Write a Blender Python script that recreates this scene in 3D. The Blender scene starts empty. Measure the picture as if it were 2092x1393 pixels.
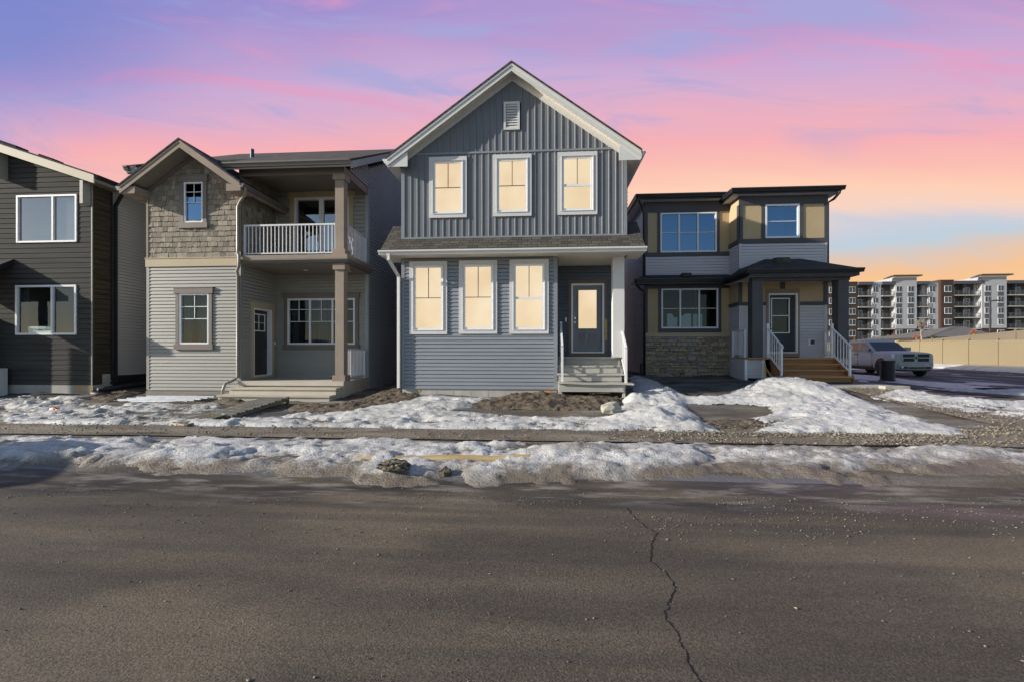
import bpy, math, random
import numpy as np
from mathutils import Vector, Quaternion
random.seed(7)
R = math.radians
S = bpy.context.scene
COL = S.collection
# ------------------------------------------------------------------ camera, sky, sun
YAW = R(4.0); CS, SN = math.cos(YAW), math.sin(YAW)
EYE, FOC, CXP, HOR = 1.6, 930.0, 1046.0, 718.0
cam = bpy.data.cameras.new('camera'); camo = bpy.data.objects.new('camera', cam); COL.objects.link(camo)
cam.sensor_width = 36.0; cam.lens = 16.0; cam.shift_y = 0.0103
cam.clip_start = 0.05; cam.clip_end = 3000
camo.location = (0, 0, EYE); camo.rotation_euler = (R(90), 0, YAW)
S.camera = camo
S.view_settings.view_transform = 'Standard'; S.view_settings.look = 'None'
S.view_settings.gamma = 1.0; S.view_settings.exposure = 0.52

LD = Vector((3.85, 1.0, -1.34)).normalized()          # direction the sunlight travels
sun = bpy.data.lights.new('sun', 'SUN'); suno = bpy.data.objects.new('sun', sun); COL.objects.link(suno)
sun.energy = 5.0; sun.angle = R(0.55); sun.color = (1.0, 0.925, 0.81)
suno.rotation_euler = LD.to_track_quat('-Z', 'Y').to_euler(); suno.location = (-30, -20, 25)

def lin(r, g, b):
    f = lambda c: (c/255/12.92) if c/255 <= .04045 else ((c/255+.055)/1.055)**2.4
    return (f(r), f(g), f(b), 1)

W = bpy.data.worlds.new('World'); S.world = W; W.use_nodes = True
nt = W.node_tree; N = nt.nodes; L = nt.links; N.clear()
def wn(t, **k):
    n = N.new(t)
    for a, b in k.items(): setattr(n, a, b)
    return n
def wmath(op, a, b=None, clamp=False):
    n = wn('ShaderNodeMath', operation=op, use_clamp=clamp)
    for i, v in enumerate((a, b)):
        if v is None: continue
        if isinstance(v, (int, float)): n.inputs[i].default_value = v
        else: L.new(v, n.inputs[i])
    return n.outputs[0]
wo = wn('ShaderNodeOutputWorld'); sky = wn('ShaderNodeTexSky', sky_type='NISHITA', sun_disc=False)
sky.sun_elevation = math.asin(-LD.z); sky.sun_rotation = math.atan2(-LD.x, -LD.y); sky.altitude = 1000
b1 = wn('ShaderNodeBackground'); b1.inputs[1].default_value = 0.108; L.new(sky.outputs[0], b1.inputs[0])
tc = wn('ShaderNodeTexCoord'); sx = wn('ShaderNodeSeparateXYZ'); L.new(tc.outputs['Generated'], sx.inputs[0])
yy = wmath('MAXIMUM', sx.outputs[1], 0.08)
tt = wmath('DIVIDE', sx.outputs[2], yy); ss = wmath('DIVIDE', sx.outputs[0], yy)
def cloud(fx, fy, off, sc, det, dist=0.6):
    c = wn('ShaderNodeCombineXYZ'); L.new(wmath('MULTIPLY', ss, fx), c.inputs[0]); L.new(wmath('MULTIPLY', wmath('ADD', tt, wmath('MULTIPLY', ss, 0.12)), fy), c.inputs[1]); c.inputs[2].default_value = off
    n = wn('ShaderNodeTexNoise'); n.inputs['Scale'].default_value = sc; n.inputs['Detail'].default_value = det; n.inputs['Roughness'].default_value = .56; n.inputs['Distortion'].default_value = dist
    L.new(c.outputs[0], n.inputs[0]); return n.outputs[0]
n1 = cloud(0.9, 4.5, 3.1, 1.0, 9); n2 = cloud(1.5, 8.0, 7.7, 1.0, 10, 1.2)
t2 = wmath('ADD', tt, wmath('MULTIPLY', wmath('SUBTRACT', n1, 0.5), 0.20))
ramp = wn('ShaderNodeValToRGB'); L.new(t2, ramp.inputs[0])
stops = [(0.0, (225,195,160)), (.12, (252,204,150)), (.165, (247,196,148)), (.195, (222,200,186)), (.225, (190,207,220)), (.26, (206,207,218)), (.295, (246,212,196)), (.34, (254,208,182)), (.40, (251,190,179)),
         (.46, (246,177,182)), (.52, (222,175,203)), (.60, (200,172,214)), (.68, (189,158,207)), (.78, (163,148,208)), (1.0, (125,132,205))]
el = ramp.color_ramp.elements
el[0].position = 0; el[0].color = lin(*stops[0][1]); el[1].position = 1; el[1].color = lin(*stops[-1][1])
for p, c in stops[1:-1]:
    e = el.new(p); e.color = lin(*c)
def wmix(fac, a, b):
    m = wn('ShaderNodeMix', data_type='RGBA'); L.new(fac, m.inputs[0])
    for i, v in ((6, a), (7, b)):
        if isinstance(v, tuple): m.inputs[i].default_value = v
        else: L.new(v, m.inputs[i])
    return m.outputs[2]
def wrange(v, a, b, c=0.0, d=1.0):
    n = wn('ShaderNodeMapRange', interpolation_type='SMOOTHSTEP'); L.new(v, n.inputs[0])
    for i, x in enumerate((a, b, c, d)): n.inputs[i+1].default_value = x
    return n.outputs[0]
up = wrange(tt, .36, .55)
pat = wmath('MULTIPLY', wrange(n2, .49, .66), up)
dusk = wmix(wmath('MULTIPLY', pat, .75), ramp.outputs[0], lin(165,168,218))
pat2 = wmath('MULTIPLY', wrange(n2, .48, .30), wrange(tt, .45, .6))
dusk = wmix(wmath('MULTIPLY', pat2, .6), dusk, lin(235,155,190))
leftb = wmath('MULTIPLY', wrange(ss, -.55, -1.25), wrange(tt, .45, .75))
dusk = wmix(wmath('MULTIPLY', leftb, .8), dusk, lin(118,135,205))
b2 = wn('ShaderNodeBackground'); b2.inputs[1].default_value = 0.70; L.new(dusk, b2.inputs[0])
ms = wn('ShaderNodeMixShader'); L.new(wrange(sx.outputs[1], .26, .50), ms.inputs[0]); L.new(b1.outputs[0], ms.inputs[1]); L.new(b2.outputs[0], ms.inputs[2])
L.new(ms.outputs[0], wo.inputs[0])

# ------------------------------------------------------------------ measuring helpers (a sight line from the camera meets a real plane)
def ray(px, py):
    u = (px-CXP)/FOC; v = (HOR-py)/FOC
    return u*CS-SN, u*SN+CS, v
def at(px, py, Y):
    a, b, v = ray(px, py); t = Y/b
    return t*a, EYE+t*v

# ------------------------------------------------------------------ materials
MATS = {}
def M(name, col, rough=.6, metal=0.0, spec=.4, var=.12, vs=2.0, bump=0.0, bs=60.0, stretch=(1,1,1), coord='Object', col2=None, coat=0, fine=.0):
    m = bpy.data.materials.new(name); m.use_nodes = True; MATS[name] = m
    t = m.node_tree; n = t.nodes; l = t.links; p = n['Principled BSDF']
    tcn = n.new('ShaderNodeTexCoord'); mp = n.new('ShaderNodeMapping'); mp.inputs['Scale'].default_value = stretch
    l.new(tcn.outputs[coord], mp.inputs[0])
    no = n.new('ShaderNodeTexNoise'); no.inputs['Scale'].default_value = vs; no.inputs['Detail'].default_value = 6; no.inputs['Roughness'].default_value = .55
    l.new(mp.outputs[0], no.inputs[0])
    rp = n.new('ShaderNodeValToRGB'); l.new(no.outputs[0], rp.inputs[0])
    c1 = tuple(min(1, c*(1-var)) for c in col[:3])+(1,); c2 = tuple(min(1, c*(1+var)) for c in col[:3])+(1,)
    if col2: c1, c2 = tuple(col[:3])+(1,), tuple(col2[:3])+(1,)
    rp.color_ramp.elements[0].position = .34; rp.color_ramp.elements[1].position = .66
    rp.color_ramp.elements[0].color = c1; rp.color_ramp.elements[1].color = c2
    out = rp.outputs[0]
    if fine:
        n2_ = n.new('ShaderNodeTexNoise'); n2_.inputs['Scale'].default_value = bs; n2_.inputs['Detail'].default_value = 3; l.new(mp.outputs[0], n2_.inputs[0])
        mr = n.new('ShaderNodeMapRange'); mr.inputs[1].default_value = .3; mr.inputs[2].default_value = .7; mr.inputs[3].default_value = 1-fine; mr.inputs[4].default_value = 1+fine; l.new(n2_.outputs[0], mr.inputs[0])
        mx = n.new('ShaderNodeVectorMath'); mx.operation = 'SCALE'; l.new(out, mx.inputs[0]); l.new(mr.outputs[0], mx.inputs['Scale']); out = mx.outputs[0]
    l.new(out, p.inputs['Base Color'])
    p.inputs['Roughness'].default_value = rough; p.inputs['Metallic'].default_value = metal; p.inputs['Specular IOR Level'].default_value = spec
    if coat: p.inputs['Coat Weight'].default_value = coat; p.inputs['Coat Roughness'].default_value = .08
    if bump:
        nb = n.new('ShaderNodeTexNoise'); nb.inputs['Scale'].default_value = bs; nb.inputs['Detail'].default_value = 5; l.new(mp.outputs[0], nb.inputs[0])
        bp = n.new('ShaderNodeBump'); bp.inputs['Strength'].default_value = bump; bp.inputs['Distance'].default_value = .02; l.new(nb.outputs[0], bp.inputs['Height']); l.new(bp.outputs[0], p.inputs['Normal'])
    return m
def matte(*ms):
    for m in ms: p = m.node_tree.nodes['Principled BSDF']; p.inputs['Specular IOR Level'].default_value = .08; p.inputs['Roughness'].default_value = .8
def g(v, t=(1,1,1)): return (v*t[0], v*t[1], v*t[2])

vinyl_blue = M('vinyl_blue_grey', (.225,.245,.275), .5, var=.05, vs=.8, bump=.05, bs=25, stretch=(1,1,8))
vinyl_char = M('vinyl_charcoal', (.155,.165,.182), .5, var=.06, vs=.8, bump=.05, bs=25)
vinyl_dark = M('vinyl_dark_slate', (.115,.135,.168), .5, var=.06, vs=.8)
vinyl_sage = M('vinyl_sage_grey', (.315,.305,.275), .5, var=.05, vs=.7, bump=.05, bs=25, stretch=(1,1,8))
vinyl_sage_lifted = M('vinyl_sage_side_lift', (.37,.395,.40), .5, var=.05, vs=.7)  # the sage siding, lightened and blued to offset shade and pink skylight
vinyl_taupe = M('vinyl_taupe', (.50,.485,.46), .5, var=.05, vs=.7)
vinyl_shade_lift = M('vinyl_shade_lift', (.80,.80,.80), .8, spec=.08, var=.04, vs=.7)  # pale grey siding raised in tone to make up for deep shade
vinyl_white = M('vinyl_pale_grey', (.55,.53,.555), .5, var=.04, vs=.7, bump=.05, bs=25, stretch=(1,1,8))
plank_dark = M('dark_fibre_plank', (.064,.062,.058), .6, var=.22, vs=1.2, bump=.12, bs=12, stretch=(.35,1,9))
plank_brown = M('dark_brown_plank', (.040,.034,.028), .55, var=.5, vs=2.0, bump=.1, bs=12, stretch=(1,.4,10), col2=(.085,.066,.042))
matte(vinyl_dark, vinyl_sage_lifted, vinyl_taupe, vinyl_white, plank_brown, plank_dark)
trim_white = M('white_trim', (.60,.595,.58), .45, var=.03, vs=1.5)
bar_backlit = M('shaded_grille_bar', (.14,.125,.11), .6, var=.05)  # white bars darkened in colour as silhouettes against the glowing panes
frame_white = M('white_window_frame', (.78,.78,.80), .4, var=.02)
trim_cream = M('cream_trim', (.52,.46,.34), .6, var=.05, vs=1.5, bump=.05)
trim_tan = M('tan_trim', (.44,.36,.21), .6, var=.05, vs=1.5, bump=.05)
trim_sand = M('sand_trim', (.46,.375,.24), .6, var=.05, vs=1.5, bump=.05, fine=.04)
trim_brown = M('taupe_brown_trim', (.175,.145,.125), .6, var=.08, vs=1.5, bump=.05)
trim_char = M('charcoal_trim', (.070,.068,.076), .55, var=.07, vs=1.5, bump=.04)
panel_tan = M('tan_stucco_panel', (.47,.36,.215), .85, var=.05, vs=1.0, bump=.35, bs=120, fine=.06)
post_stucco = M('taupe_post', (.29,.235,.185), .8, var=.08, vs=2, bump=.15, bs=80, fine=.06)
metal_white = M('white_metal', (.72,.71,.70), .4, var=.03)
metal_rail = M('rail_white', (.70,.70,.72), .4, var=.04)
metal_black = M('black_metal', (.022,.022,.025), .35, var=.1)
gutter_brown = M('brown_gutter', (.15,.135,.12), .4, var=.05)
pipe_taupe = M('taupe_downspout', (.27,.24,.205), .4, var=.05)
concrete = M('concrete', (.40,.385,.35), .85, var=.16, vs=1.6, bump=.2, bs=40, fine=.08)
concrete_step = M('precast_concrete', (.50,.455,.375), .8, var=.06, vs=1.5, bump=.12, bs=60, fine=.05)
wood_grey = M('grey_painted_wood', (.40,.385,.345), .8, var=.12, vs=1.4, bump=.25, bs=14, stretch=(.5,4,6), fine=.08)
wood_cedar = M('cedar_brown_wood', (.27,.125,.045), .65, var=.25, vs=1.6, bump=.2, bs=14, stretch=(.4,4,7))
wood_cedar_edge = M('cedar_tread', (.40,.235,.11), .65, var=.2, vs=1.6, bump=.2, bs=14, stretch=(.4,4,7))
wood_yellow = M('fresh_lumber', (.45,.30,.10), .75, var=.18, vs=2, bump=.2, bs=14, stretch=(.5,4,6))
plank_yellow = M('weathered_yellow_board', (.40,.25,.06), .8, vs=2.6, bump=.3, bs=14, stretch=(.5,5,5), col2=(.46,.38,.24))
door_char = M('charcoal_door', (.042,.040,.042), .45, var=.06, bump=.04, bs=10, stretch=(1,1,.3))
door_grey = M('slate_grey_door', (.185,.19,.215), .4, var=.04)
chrome = M('brushed_metal', (.55,.55,.55), .25, metal=1.0, var=.05)
galv = M('galvanised_sheet', (.34,.36,.39), .6, metal=.3, var=.15, vs=6)
paper = M('white_paper', (.70,.76,.76), .8, var=.03)
ink = M('black_ink', (.02,.02,.02), .6, var=0)
orange_p = M('orange_plastic', (.75,.17,.01), .4, var=.1)
black_p = M('black_ribbed_plastic', (.020,.022,.022), .5, var=.25, vs=5)
fabric_blk = M('black_membrane', (.018,.018,.02), .55, var=.2, vs=4, bump=.3, bs=12)
soil_m = M('churned_soil', (.050,.038,.027), .95, vs=3.5, bump=1.0, bs=22, col2=(.165,.128,.09), fine=.3)
clod_m = M('muddy_clod', (.075,.062,.045), .95, vs=7, bump=1.0, bs=28, col2=(.20,.17,.13), fine=.2)
rock_m = M('pale_rock', (.36,.34,.29), .9, var=.15, vs=5, bump=.5, bs=25)
vinyl_fence = M('beige_vinyl_fence', (.225,.185,.115), .5, var=.03, vs=.4)
vinyl_fence_shade = M('beige_vinyl_fence_shaded', (.16,.13,.095), .5, var=.03, vs=.4)  # beige fence again, its colour darkened as if in shade
interior_dark = M('dim_room', (.055,.062,.060), .9, var=.3, vs=1.2)
interior_mid = M('pale_room_wall', (.34,.34,.31), .9, var=.1, vs=1.0)
curtain_m = M('drape', (.07,.08,.085), .9, var=.3, vs=2, stretch=(6,6,.2))
green_cur = M('green_drape', (.018,.042,.034), .9, var=.35, vs=2, stretch=(6,6,.2))

def soffit_mat(name, col, period=.1, ax='X', strength=.6):
    m = M(name, col, .55, var=.04)
    t = m.node_tree; n = t.nodes; l = t.links; p = n['Principled BSDF']
    tcn = n.new('ShaderNodeTexCoord'); wv = n.new('ShaderNodeTexWave'); wv.wave_type = 'BANDS'; wv.bands_direction = ax; wv.wave_profile = 'SAW'
    wv.inputs['Scale'].default_value = .314/period; l.new(tcn.outputs['Object'], wv.inputs[0])
    bp = n.new('ShaderNodeBump'); bp.inputs['Strength'].default_value = strength; bp.inputs['Distance'].default_value = .03
    l.new(wv.outputs[1], bp.inputs['Height']); l.new(bp.outputs[0], p.inputs['Normal'])
    return m
soffit_cream = soffit_mat('cream_vented_soffit', (.60,.56,.46))
soffit_taupe = soffit_mat('taupe_soffit', (.24,.215,.185), .1)
soffit_taupe_y = soffit_mat('taupe_soffit_gable', (.24,.215,.185), .12, 'Z')
soffit_white = soffit_mat('pale_soffit', (.5,.49,.5), .1, 'Y')

def shingle(name, c1, c2):
    m = M(name, c1, .9, spec=.2)
    t = m.node_tree; n = t.nodes; l = t.links; p = n['Principled BSDF']
    uv = n.new('ShaderNodeTexCoord'); br = n.new('ShaderNodeTexBrick'); l.new(uv.outputs['UV'], br.inputs[0])
    br.inputs['Color1'].default_value = tuple(c1)+(1,); br.inputs['Color2'].default_value = tuple(c2)+(1,); br.inputs['Mortar'].default_value = g(.4, c1)+(1,)
    br.inputs['Scale'].default_value = 1.0; br.inputs['Brick Width'].default_value = .26; br.inputs['Row Height'].default_value = .135; br.inputs['Mortar Size'].default_value = .007; br.offset = .37
    no = n.new('ShaderNodeTexNoise'); no.inputs['Scale'].default_value = 30; no.inputs['Detail'].default_value = 4; l.new(uv.outputs['UV'], no.inputs[0])
    mr = n.new('ShaderNodeMapRange'); mr.inputs[1].default_value = .3; mr.inputs[2].default_value = .7; mr.inputs[3].default_value = .6; mr.inputs[4].default_value = 1.4; l.new(no.outputs[0], mr.inputs[0])
    mx = n.new('ShaderNodeVectorMath'); mx.operation = 'SCALE'; l.new(br.outputs[0], mx.inputs[0]); l.new(mr.outputs[0], mx.inputs['Scale']); l.new(mx.outputs[0], p.inputs['Base Color'])
    bp = n.new('ShaderNodeBump'); bp.inputs['Strength'].default_value = .8; bp.inputs['Distance'].default_value = .02; bp.invert = True; l.new(br.outputs['Fac'], bp.inputs['Height']); l.new(bp.outputs[0], p.inputs['Normal'])
    return m
shingle_brown = shingle('brown_asphalt_shingle', (.058,.052,.046), (.105,.094,.080))
shingle_black = shingle('black_asphalt_shingle', (.035,.034,.036), (.065,.062,.064))

def per_island(name, cols, rough=.85, bump=.5, bs=30, stretch=(1,1,1)):
    m = M(name, cols[0], rough, bump=bump, bs=bs, stretch=stretch)
    t = m.node_tree; n = t.nodes; l = t.links; p = n['Principled BSDF']
    ge = n.new('ShaderNodeNewGeometry'); rp = n.new('ShaderNodeValToRGB'); rp.color_ramp.interpolation = 'LINEAR'
    e = rp.color_ramp.elements
    e[0].position = 0; e[0].color = tuple(cols[0])+(1,); e[1].position = 1; e[1].color = tuple(cols[-1])+(1,)
    for i, c in enumerate(cols[1:-1]):
        x = e.new((i+1)/(len(cols)-1)); x.color = tuple(c)+(1,)
    l.new(ge.outputs['Random Per Island'], rp.inputs[0])
    tcn = n.new('ShaderNodeTexCoord'); mp = n.new('ShaderNodeMapping'); mp.inputs['Scale'].default_value = stretch; l.new(tcn.outputs['Object'], mp.inputs[0])
    no = n.new('ShaderNodeTexNoise'); no.inputs['Scale'].default_value = 12; no.inputs['Detail'].default_value = 6; l.new(mp.outputs[0], no.inputs[0])
    mr = n.new('ShaderNodeMapRange'); mr.inputs[1].default_value = .3; mr.inputs[2].default_value = .7; mr.inputs[3].default_value = .65; mr.inputs[4].default_value = 1.35; l.new(no.outputs[0], mr.inputs[0])
    mx = n.new('ShaderNodeVectorMath'); mx.operation = 'SCALE'; l.new(rp.outputs[0], mx.inputs[0]); l.new(mr.outputs[0], mx.inputs['Scale']); l.new(mx.outputs[0], p.inputs['Base Color'])
    return m
shake_m = per_island('weathered_shake', [(.15,.128,.10), (.30,.26,.205), (.21,.18,.14), (.37,.325,.26)], .85, .6, 14, (9,9,.8))
stone_m = per_island('stacked_stone', [(.22,.185,.15), (.42,.36,.29), (.36,.27,.18), (.31,.295,.275), (.50,.36,.22), (.37,.32,.265)], .9, .8, 16)
gravel_m = per_island('gravel_stones', [(.08,.07,.058), (.16,.14,.11), (.27,.225,.155), (.12,.105,.09), (.30,.27,.22)], .9, .2, 60)

def glass(name, tint=(.9,.95,.95), refl=.16, gcol=(1,1,1)):
    m = bpy.data.materials.new(name); m.use_nodes = True; t = m.node_tree; n = t.nodes; l = t.links
    n.remove(n['Principled BSDF']); o = n['Material Output']
    tr = n.new('ShaderNodeBsdfTransparent'); tr.inputs[0].default_value = tuple(tint)+(1,)
    gl = n.new('ShaderNodeBsdfGlossy'); gl.inputs['Roughness'].default_value = .015; gl.inputs[0].default_value = tuple(gcol)+(1,)
    lw = n.new('ShaderNodeLayerWeight'); lw.inputs[0].default_value = .5
    pw = n.new('ShaderNodeMath'); pw.operation = 'POWER'; pw.inputs[1].default_value = 5.0; l.new(lw.outputs['Facing'], pw.inputs[0])
    ad = n.new('ShaderNodeMath'); ad.operation = 'MULTIPLY_ADD'; ad.use_clamp = True; ad.inputs[1].default_value = 1-refl; ad.inputs[2].default_value = refl; l.new(pw.outputs[0], ad.inputs[0])
    # faint waviness of real panes
    tcn = n.new('ShaderNodeTexCoord'); no = n.new('ShaderNodeTexNoise'); no.inputs['Scale'].default_value = 1.3; l.new(tcn.outputs['Object'], no.inputs[0])
    bp = n.new('ShaderNodeBump'); bp.inputs['Strength'].default_value = .05; bp.inputs['Distance'].default_value = .05; l.new(no.outputs[0], bp.inputs['Height']); l.new(bp.outputs[0], gl.inputs['Normal'])
    mx = n.new('ShaderNodeMixShader'); l.new(ad.outputs[0], mx.inputs[0]); l.new(tr.outputs[0], mx.inputs[1]); l.new(gl.outputs[0], mx.inputs[2]); l.new(mx.outputs[0], o.inputs[0])
    return m
glass_clear = glass('window_glass', (.8,.86,.84), .04)
glass_blue = glass('sky_reflecting_glass', (.62,.72,.8), .34, (.42,.68,1.0))
glass_dark = glass('dark_window_glass', (.6,.65,.65), .035)
def lit_mat():
    m = bpy.data.materials.new('lit_window_blind'); m.use_nodes = True; t = m.node_tree; n = t.nodes; l = t.links; p = n['Principled BSDF']
    tcn = n.new('ShaderNodeTexCoord'); no = n.new('ShaderNodeTexNoise'); no.inputs['Scale'].default_value = .9; no.inputs['Detail'].default_value = 2; l.new(tcn.outputs['Object'], no.inputs[0])
    rp = n.new('ShaderNodeValToRGB'); rp.color_ramp.elements[0].position = .35; rp.color_ramp.elements[1].position = .65
    rp.color_ramp.elements[0].color = lin(236,208,166); rp.color_ramp.elements[1].color = lin(248,226,190); l.new(no.outputs[0], rp.inputs[0])
    p.inputs['Base Color'].default_value = (.03,.027,.02,1); p.inputs['Roughness'].default_value = .08
    l.new(rp.outputs[0], p.inputs['Emission Color']); p.inputs['Emission Strength'].default_value = .67
    return m
lit = lit_mat()
# ------------------------------------------------------------------ mesh builder
class MB:
    def __init__(s): s.v = []; s.f = []
    def poly(s, pts):
        b = len(s.v); s.v.extend([tuple(p) for p in pts]); s.f.append(tuple(range(b, b+len(pts)))); return s
    def box(s, x0, x1, y0, y1, z0, z1):
        b = len(s.v)
        s.v += [(x0,y0,z0),(x1,y0,z0),(x1,y1,z0),(x0,y1,z0),(x0,y0,z1),(x1,y0,z1),(x1,y1,z1),(x0,y1,z1)]
        s.f += [tuple(b+i for i in q) for q in ((0,3,2,1),(4,5,6,7),(0,1,5,4),(1,2,6,5),(2,3,7,6),(3,0,4,7))]
        return s
    def hexa(s, bot, top):
        b = len(s.v); s.v += [tuple(p) for p in bot]+[tuple(p) for p in top]
        s.f += [tuple(b+i for i in q) for q in ((0,3,2,1),(4,5,6,7),(0,1,5,4),(1,2,6,5),(2,3,7,6),(3,0,4,7))]
        return s
    def prism(s, pts, d):
        d = Vector(d); n = len(pts); b = len(s.v)
        s.v += [tuple(p) for p in pts]+[tuple(Vector(p)+d) for p in pts]
        s.f.append(tuple(b+i for i in range(n))[::-1]); s.f.append(tuple(b+n+i for i in range(n)))
        for i in range(n):
            j = (i+1) % n; s.f.append((b+i, b+j, b+n+j, b+n+i))
        return s
    def tube(s, pts, r, n=8, r2=None, square=False):
        pts = [Vector(p) for p in pts]; m = len(pts); rings = []
        rs = [r+(0 if r2 is None else (r2-r)*i/max(1, m-1)) for i in range(m)]
        a = None
        for i, p in enumerate(pts):
            d = (pts[min(i+1, m-1)]-pts[max(i-1, 0)]).normalized()
            if a is None:
                a = d.cross(Vector((0,0,1)))
                if a.length < .01: a = Vector((1,0,0))
            a = (a-d*a.dot(d)).normalized(); c = d.cross(a)
            k = 4 if square else n; b = len(s.v)
            for q in range(k):
                an = 2*math.pi*(q+(.5 if square else 0))/k; rr = rs[i]*(1.414 if square else 1)
                s.v.append(tuple(p+a*(math.cos(an)*rr)+c*(math.sin(an)*rr)))
            rings.append(b)
        k = 4 if square else n
        for i in range(m-1):
            for q in range(k):
                w = (q+1) % k; s.f.append((rings[i]+q, rings[i]+w, rings[i+1]+w, rings[i+1]+q))
        s.f.append(tuple(rings[0]+q for q in range(k))[::-1]); s.f.append(tuple(rings[-1]+q for q in range(k)))
        return s
    def lathe(s, prof, c, n=24):
        b = len(s.v)
        for (r, z) in prof:
            for q in range(n):
                an = 2*math.pi*q/n; s.v.append((c[0]+r*math.cos(an), c[1]+r*math.sin(an), c[2]+z))
        for i in range(len(prof)-1):
            for q in range(n):
                w = (q+1) % n; s.f.append((b+i*n+q, b+i*n+w, b+(i+1)*n+w, b+(i+1)*n+q))
        s.f.append(tuple(b+q for q in range(n))[::-1]); s.f.append(tuple(b+(len(prof)-1)*n+q for q in range(n)))
        return s
    def ico(s, c, r, jit=.25, sq=(1,1,1), rnd=random):
        b = len(s.v)
        for d in ((1,0,0),(-1,0,0),(0,1,0),(0,-1,0),(0,0,1),(0,0,-1)):
            k = r*(1+rnd.uniform(-jit, jit)); s.v.append((c[0]+d[0]*k*sq[0], c[1]+d[1]*k*sq[1], c[2]+d[2]*k*sq[2]))
        s.f += [tuple(b+i for i in q) for q in ((0,2,4),(2,1,4),(1,3,4),(3,0,4),(2,0,5),(1,2,5),(3,1,5),(0,3,5))]
        return s
    def build(s, name, mat, parent=None, smooth=False):
        org = root_of(parent).location if parent else Vector((0,0,0))
        if LOCAL[0]: org = Vector((0,0,0))
        v = np.array(s.v, dtype=np.float64)-np.array(org)
        me = bpy.data.meshes.new(name); me.from_pydata(v.tolist(), [], s.f)
        uvl = me.uv_layers.new(name='UVMap'); me.update()
        data = np.zeros(len(me.loops)*2)
        for p in me.polygons:
            n = p.normal
            if abs(n.z) > .97: t = Vector((1,0,0))
            else: t = Vector((0,0,1)).cross(n).normalized()
            b = n.cross(t)
            for li in p.loop_indices:
                co = me.vertices[me.loops[li].vertex_index].co
                data[li*2] = co.dot(t); data[li*2+1] = co.dot(b)
        uvl.data.foreach_set('uv', data)
        if smooth: me.polygons.foreach_set('use_smooth', [True]*len(me.polygons))
        me.materials.append(mat); ob = bpy.data.objects.new(name, me); COL.objects.link(ob)
        if parent: ob.parent = parent
        return ob
LOCAL = [False]
def root_of(o):
    while o.parent: o = o.parent
    return o
def tag(o, label=None, cat=None, group=None, kind=None):
    for k, v in (('label', label), ('category', cat), ('group', group), ('kind', kind)):
        if v: o[k] = v
    return o
def empty(name, loc, label, cat, group=None):
    o = bpy.data.objects.new(name, None); COL.objects.link(o); o.location = loc; o.empty_display_size = .2
    return tag(o, label, cat, group)
def copy_tree(o, parent=None):
    c = o.copy(); COL.objects.link(c); c.parent = parent
    for ch in o.children: copy_tree(ch, c)
    return c

# ------------------------------------------------------------------ wall frame: (u along wall, z up, o outwards)
class Wall:
    def __init__(s, x, y, dx, dy): s.o = (x, y); s.d = (dx, dy); s.n = (dy, -dx)
    def p(s, u, z, o=0.0): return (s.o[0]+s.d[0]*u+s.n[0]*o, s.o[1]+s.d[1]*u+s.n[1]*o, z)
    def px(s, px, py, o=0.0):
        a, b, v = ray(px, py); den = a*s.n[0]+b*s.n[1]
        t = ((s.o[0]+s.n[0]*o)*s.n[0]+(s.o[1]+s.n[1]*o)*s.n[1])/den
        x, y = t*a, t*b
        return (x-s.o[0])*s.d[0]+(y-s.o[1])*s.d[1], EYE+t*v
    def rect(s, x0, y0, x1, y1, o=0.0):
        u0 = s.px(x0, y0, o)[0]; u1 = s.px(x1, y0, o)[0]; m = (x0+x1)/2
        return u0, u1, s.px(m, y1, o)[1], s.px(m, y0, o)[1]
    def box(s, mb, u0, u1, z0, z1, o0, o1):
        mb.hexa([s.p(u0,z0,o1), s.p(u1,z0,o1), s.p(u1,z0,o0), s.p(u0,z0,o0)], [s.p(u0,z1,o1), s.p(u1,z1,o1), s.p(u1,z1,o0), s.p(u0,z1,o0)]); return mb
def spans(a, b, holes):
    out = [(a, b)]
    for h0, h1 in holes:
        nx = []
        for p, q in out:
            if h1 <= p or h0 >= q: nx.append((p, q)); continue
            if h0 > p: nx.append((p, h0))
            if h1 < q: nx.append((h1, q))
        out = nx
    return [(p, q) for p, q in out if q-p > .004]
def lap(mb, w, u0, u1, z0, z1, ex=.102, d=.020, holes=(), clip=None):
    n = max(1, round((z1-z0)/ex)); ex = (z1-z0)/n
    for i in range(n):
        a = z0+i*ex; b = a+ex; m = (a+b)/2; ua, ub = (u0, u1) if clip is None else clip(m)
        if ub-ua < .02: continue
        cuts = sorted({a, b}|{c for h in holes for c in (h[2], h[3]) if a+.004 < c < b-.004}); of = lambda z: d+(.002-d)*(z-a)/ex
        for za, zb in zip(cuts[:-1], cuts[1:]):
            mm = (za+zb)/2
            for p, q in spans(ua, ub, [(h[0], h[1]) for h in holes if h[2] < mm < h[3]]):
                zc = min(zb, b-.013)
                if zc > za: mb.poly([w.p(p,za,of(za)), w.p(q,za,of(za)), w.p(q,zc,of(zc)), w.p(p,zc,of(zc))])
                if zb == b:
                    mb.poly([w.p(p,b-.013,of(b-.013)), w.p(q,b-.013,of(b-.013)), w.p(q,b-.013,-.028), w.p(p,b-.013,-.028)]); mb.poly([w.p(p,b-.013,-.028), w.p(q,b-.013,-.028), w.p(q,b,-.028), w.p(p,b,-.028)])
                if za == a: mb.poly([w.p(p,a,-.028), w.p(q,a,-.028), w.p(q,a,d), w.p(p,a,d)])
    return mb
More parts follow.
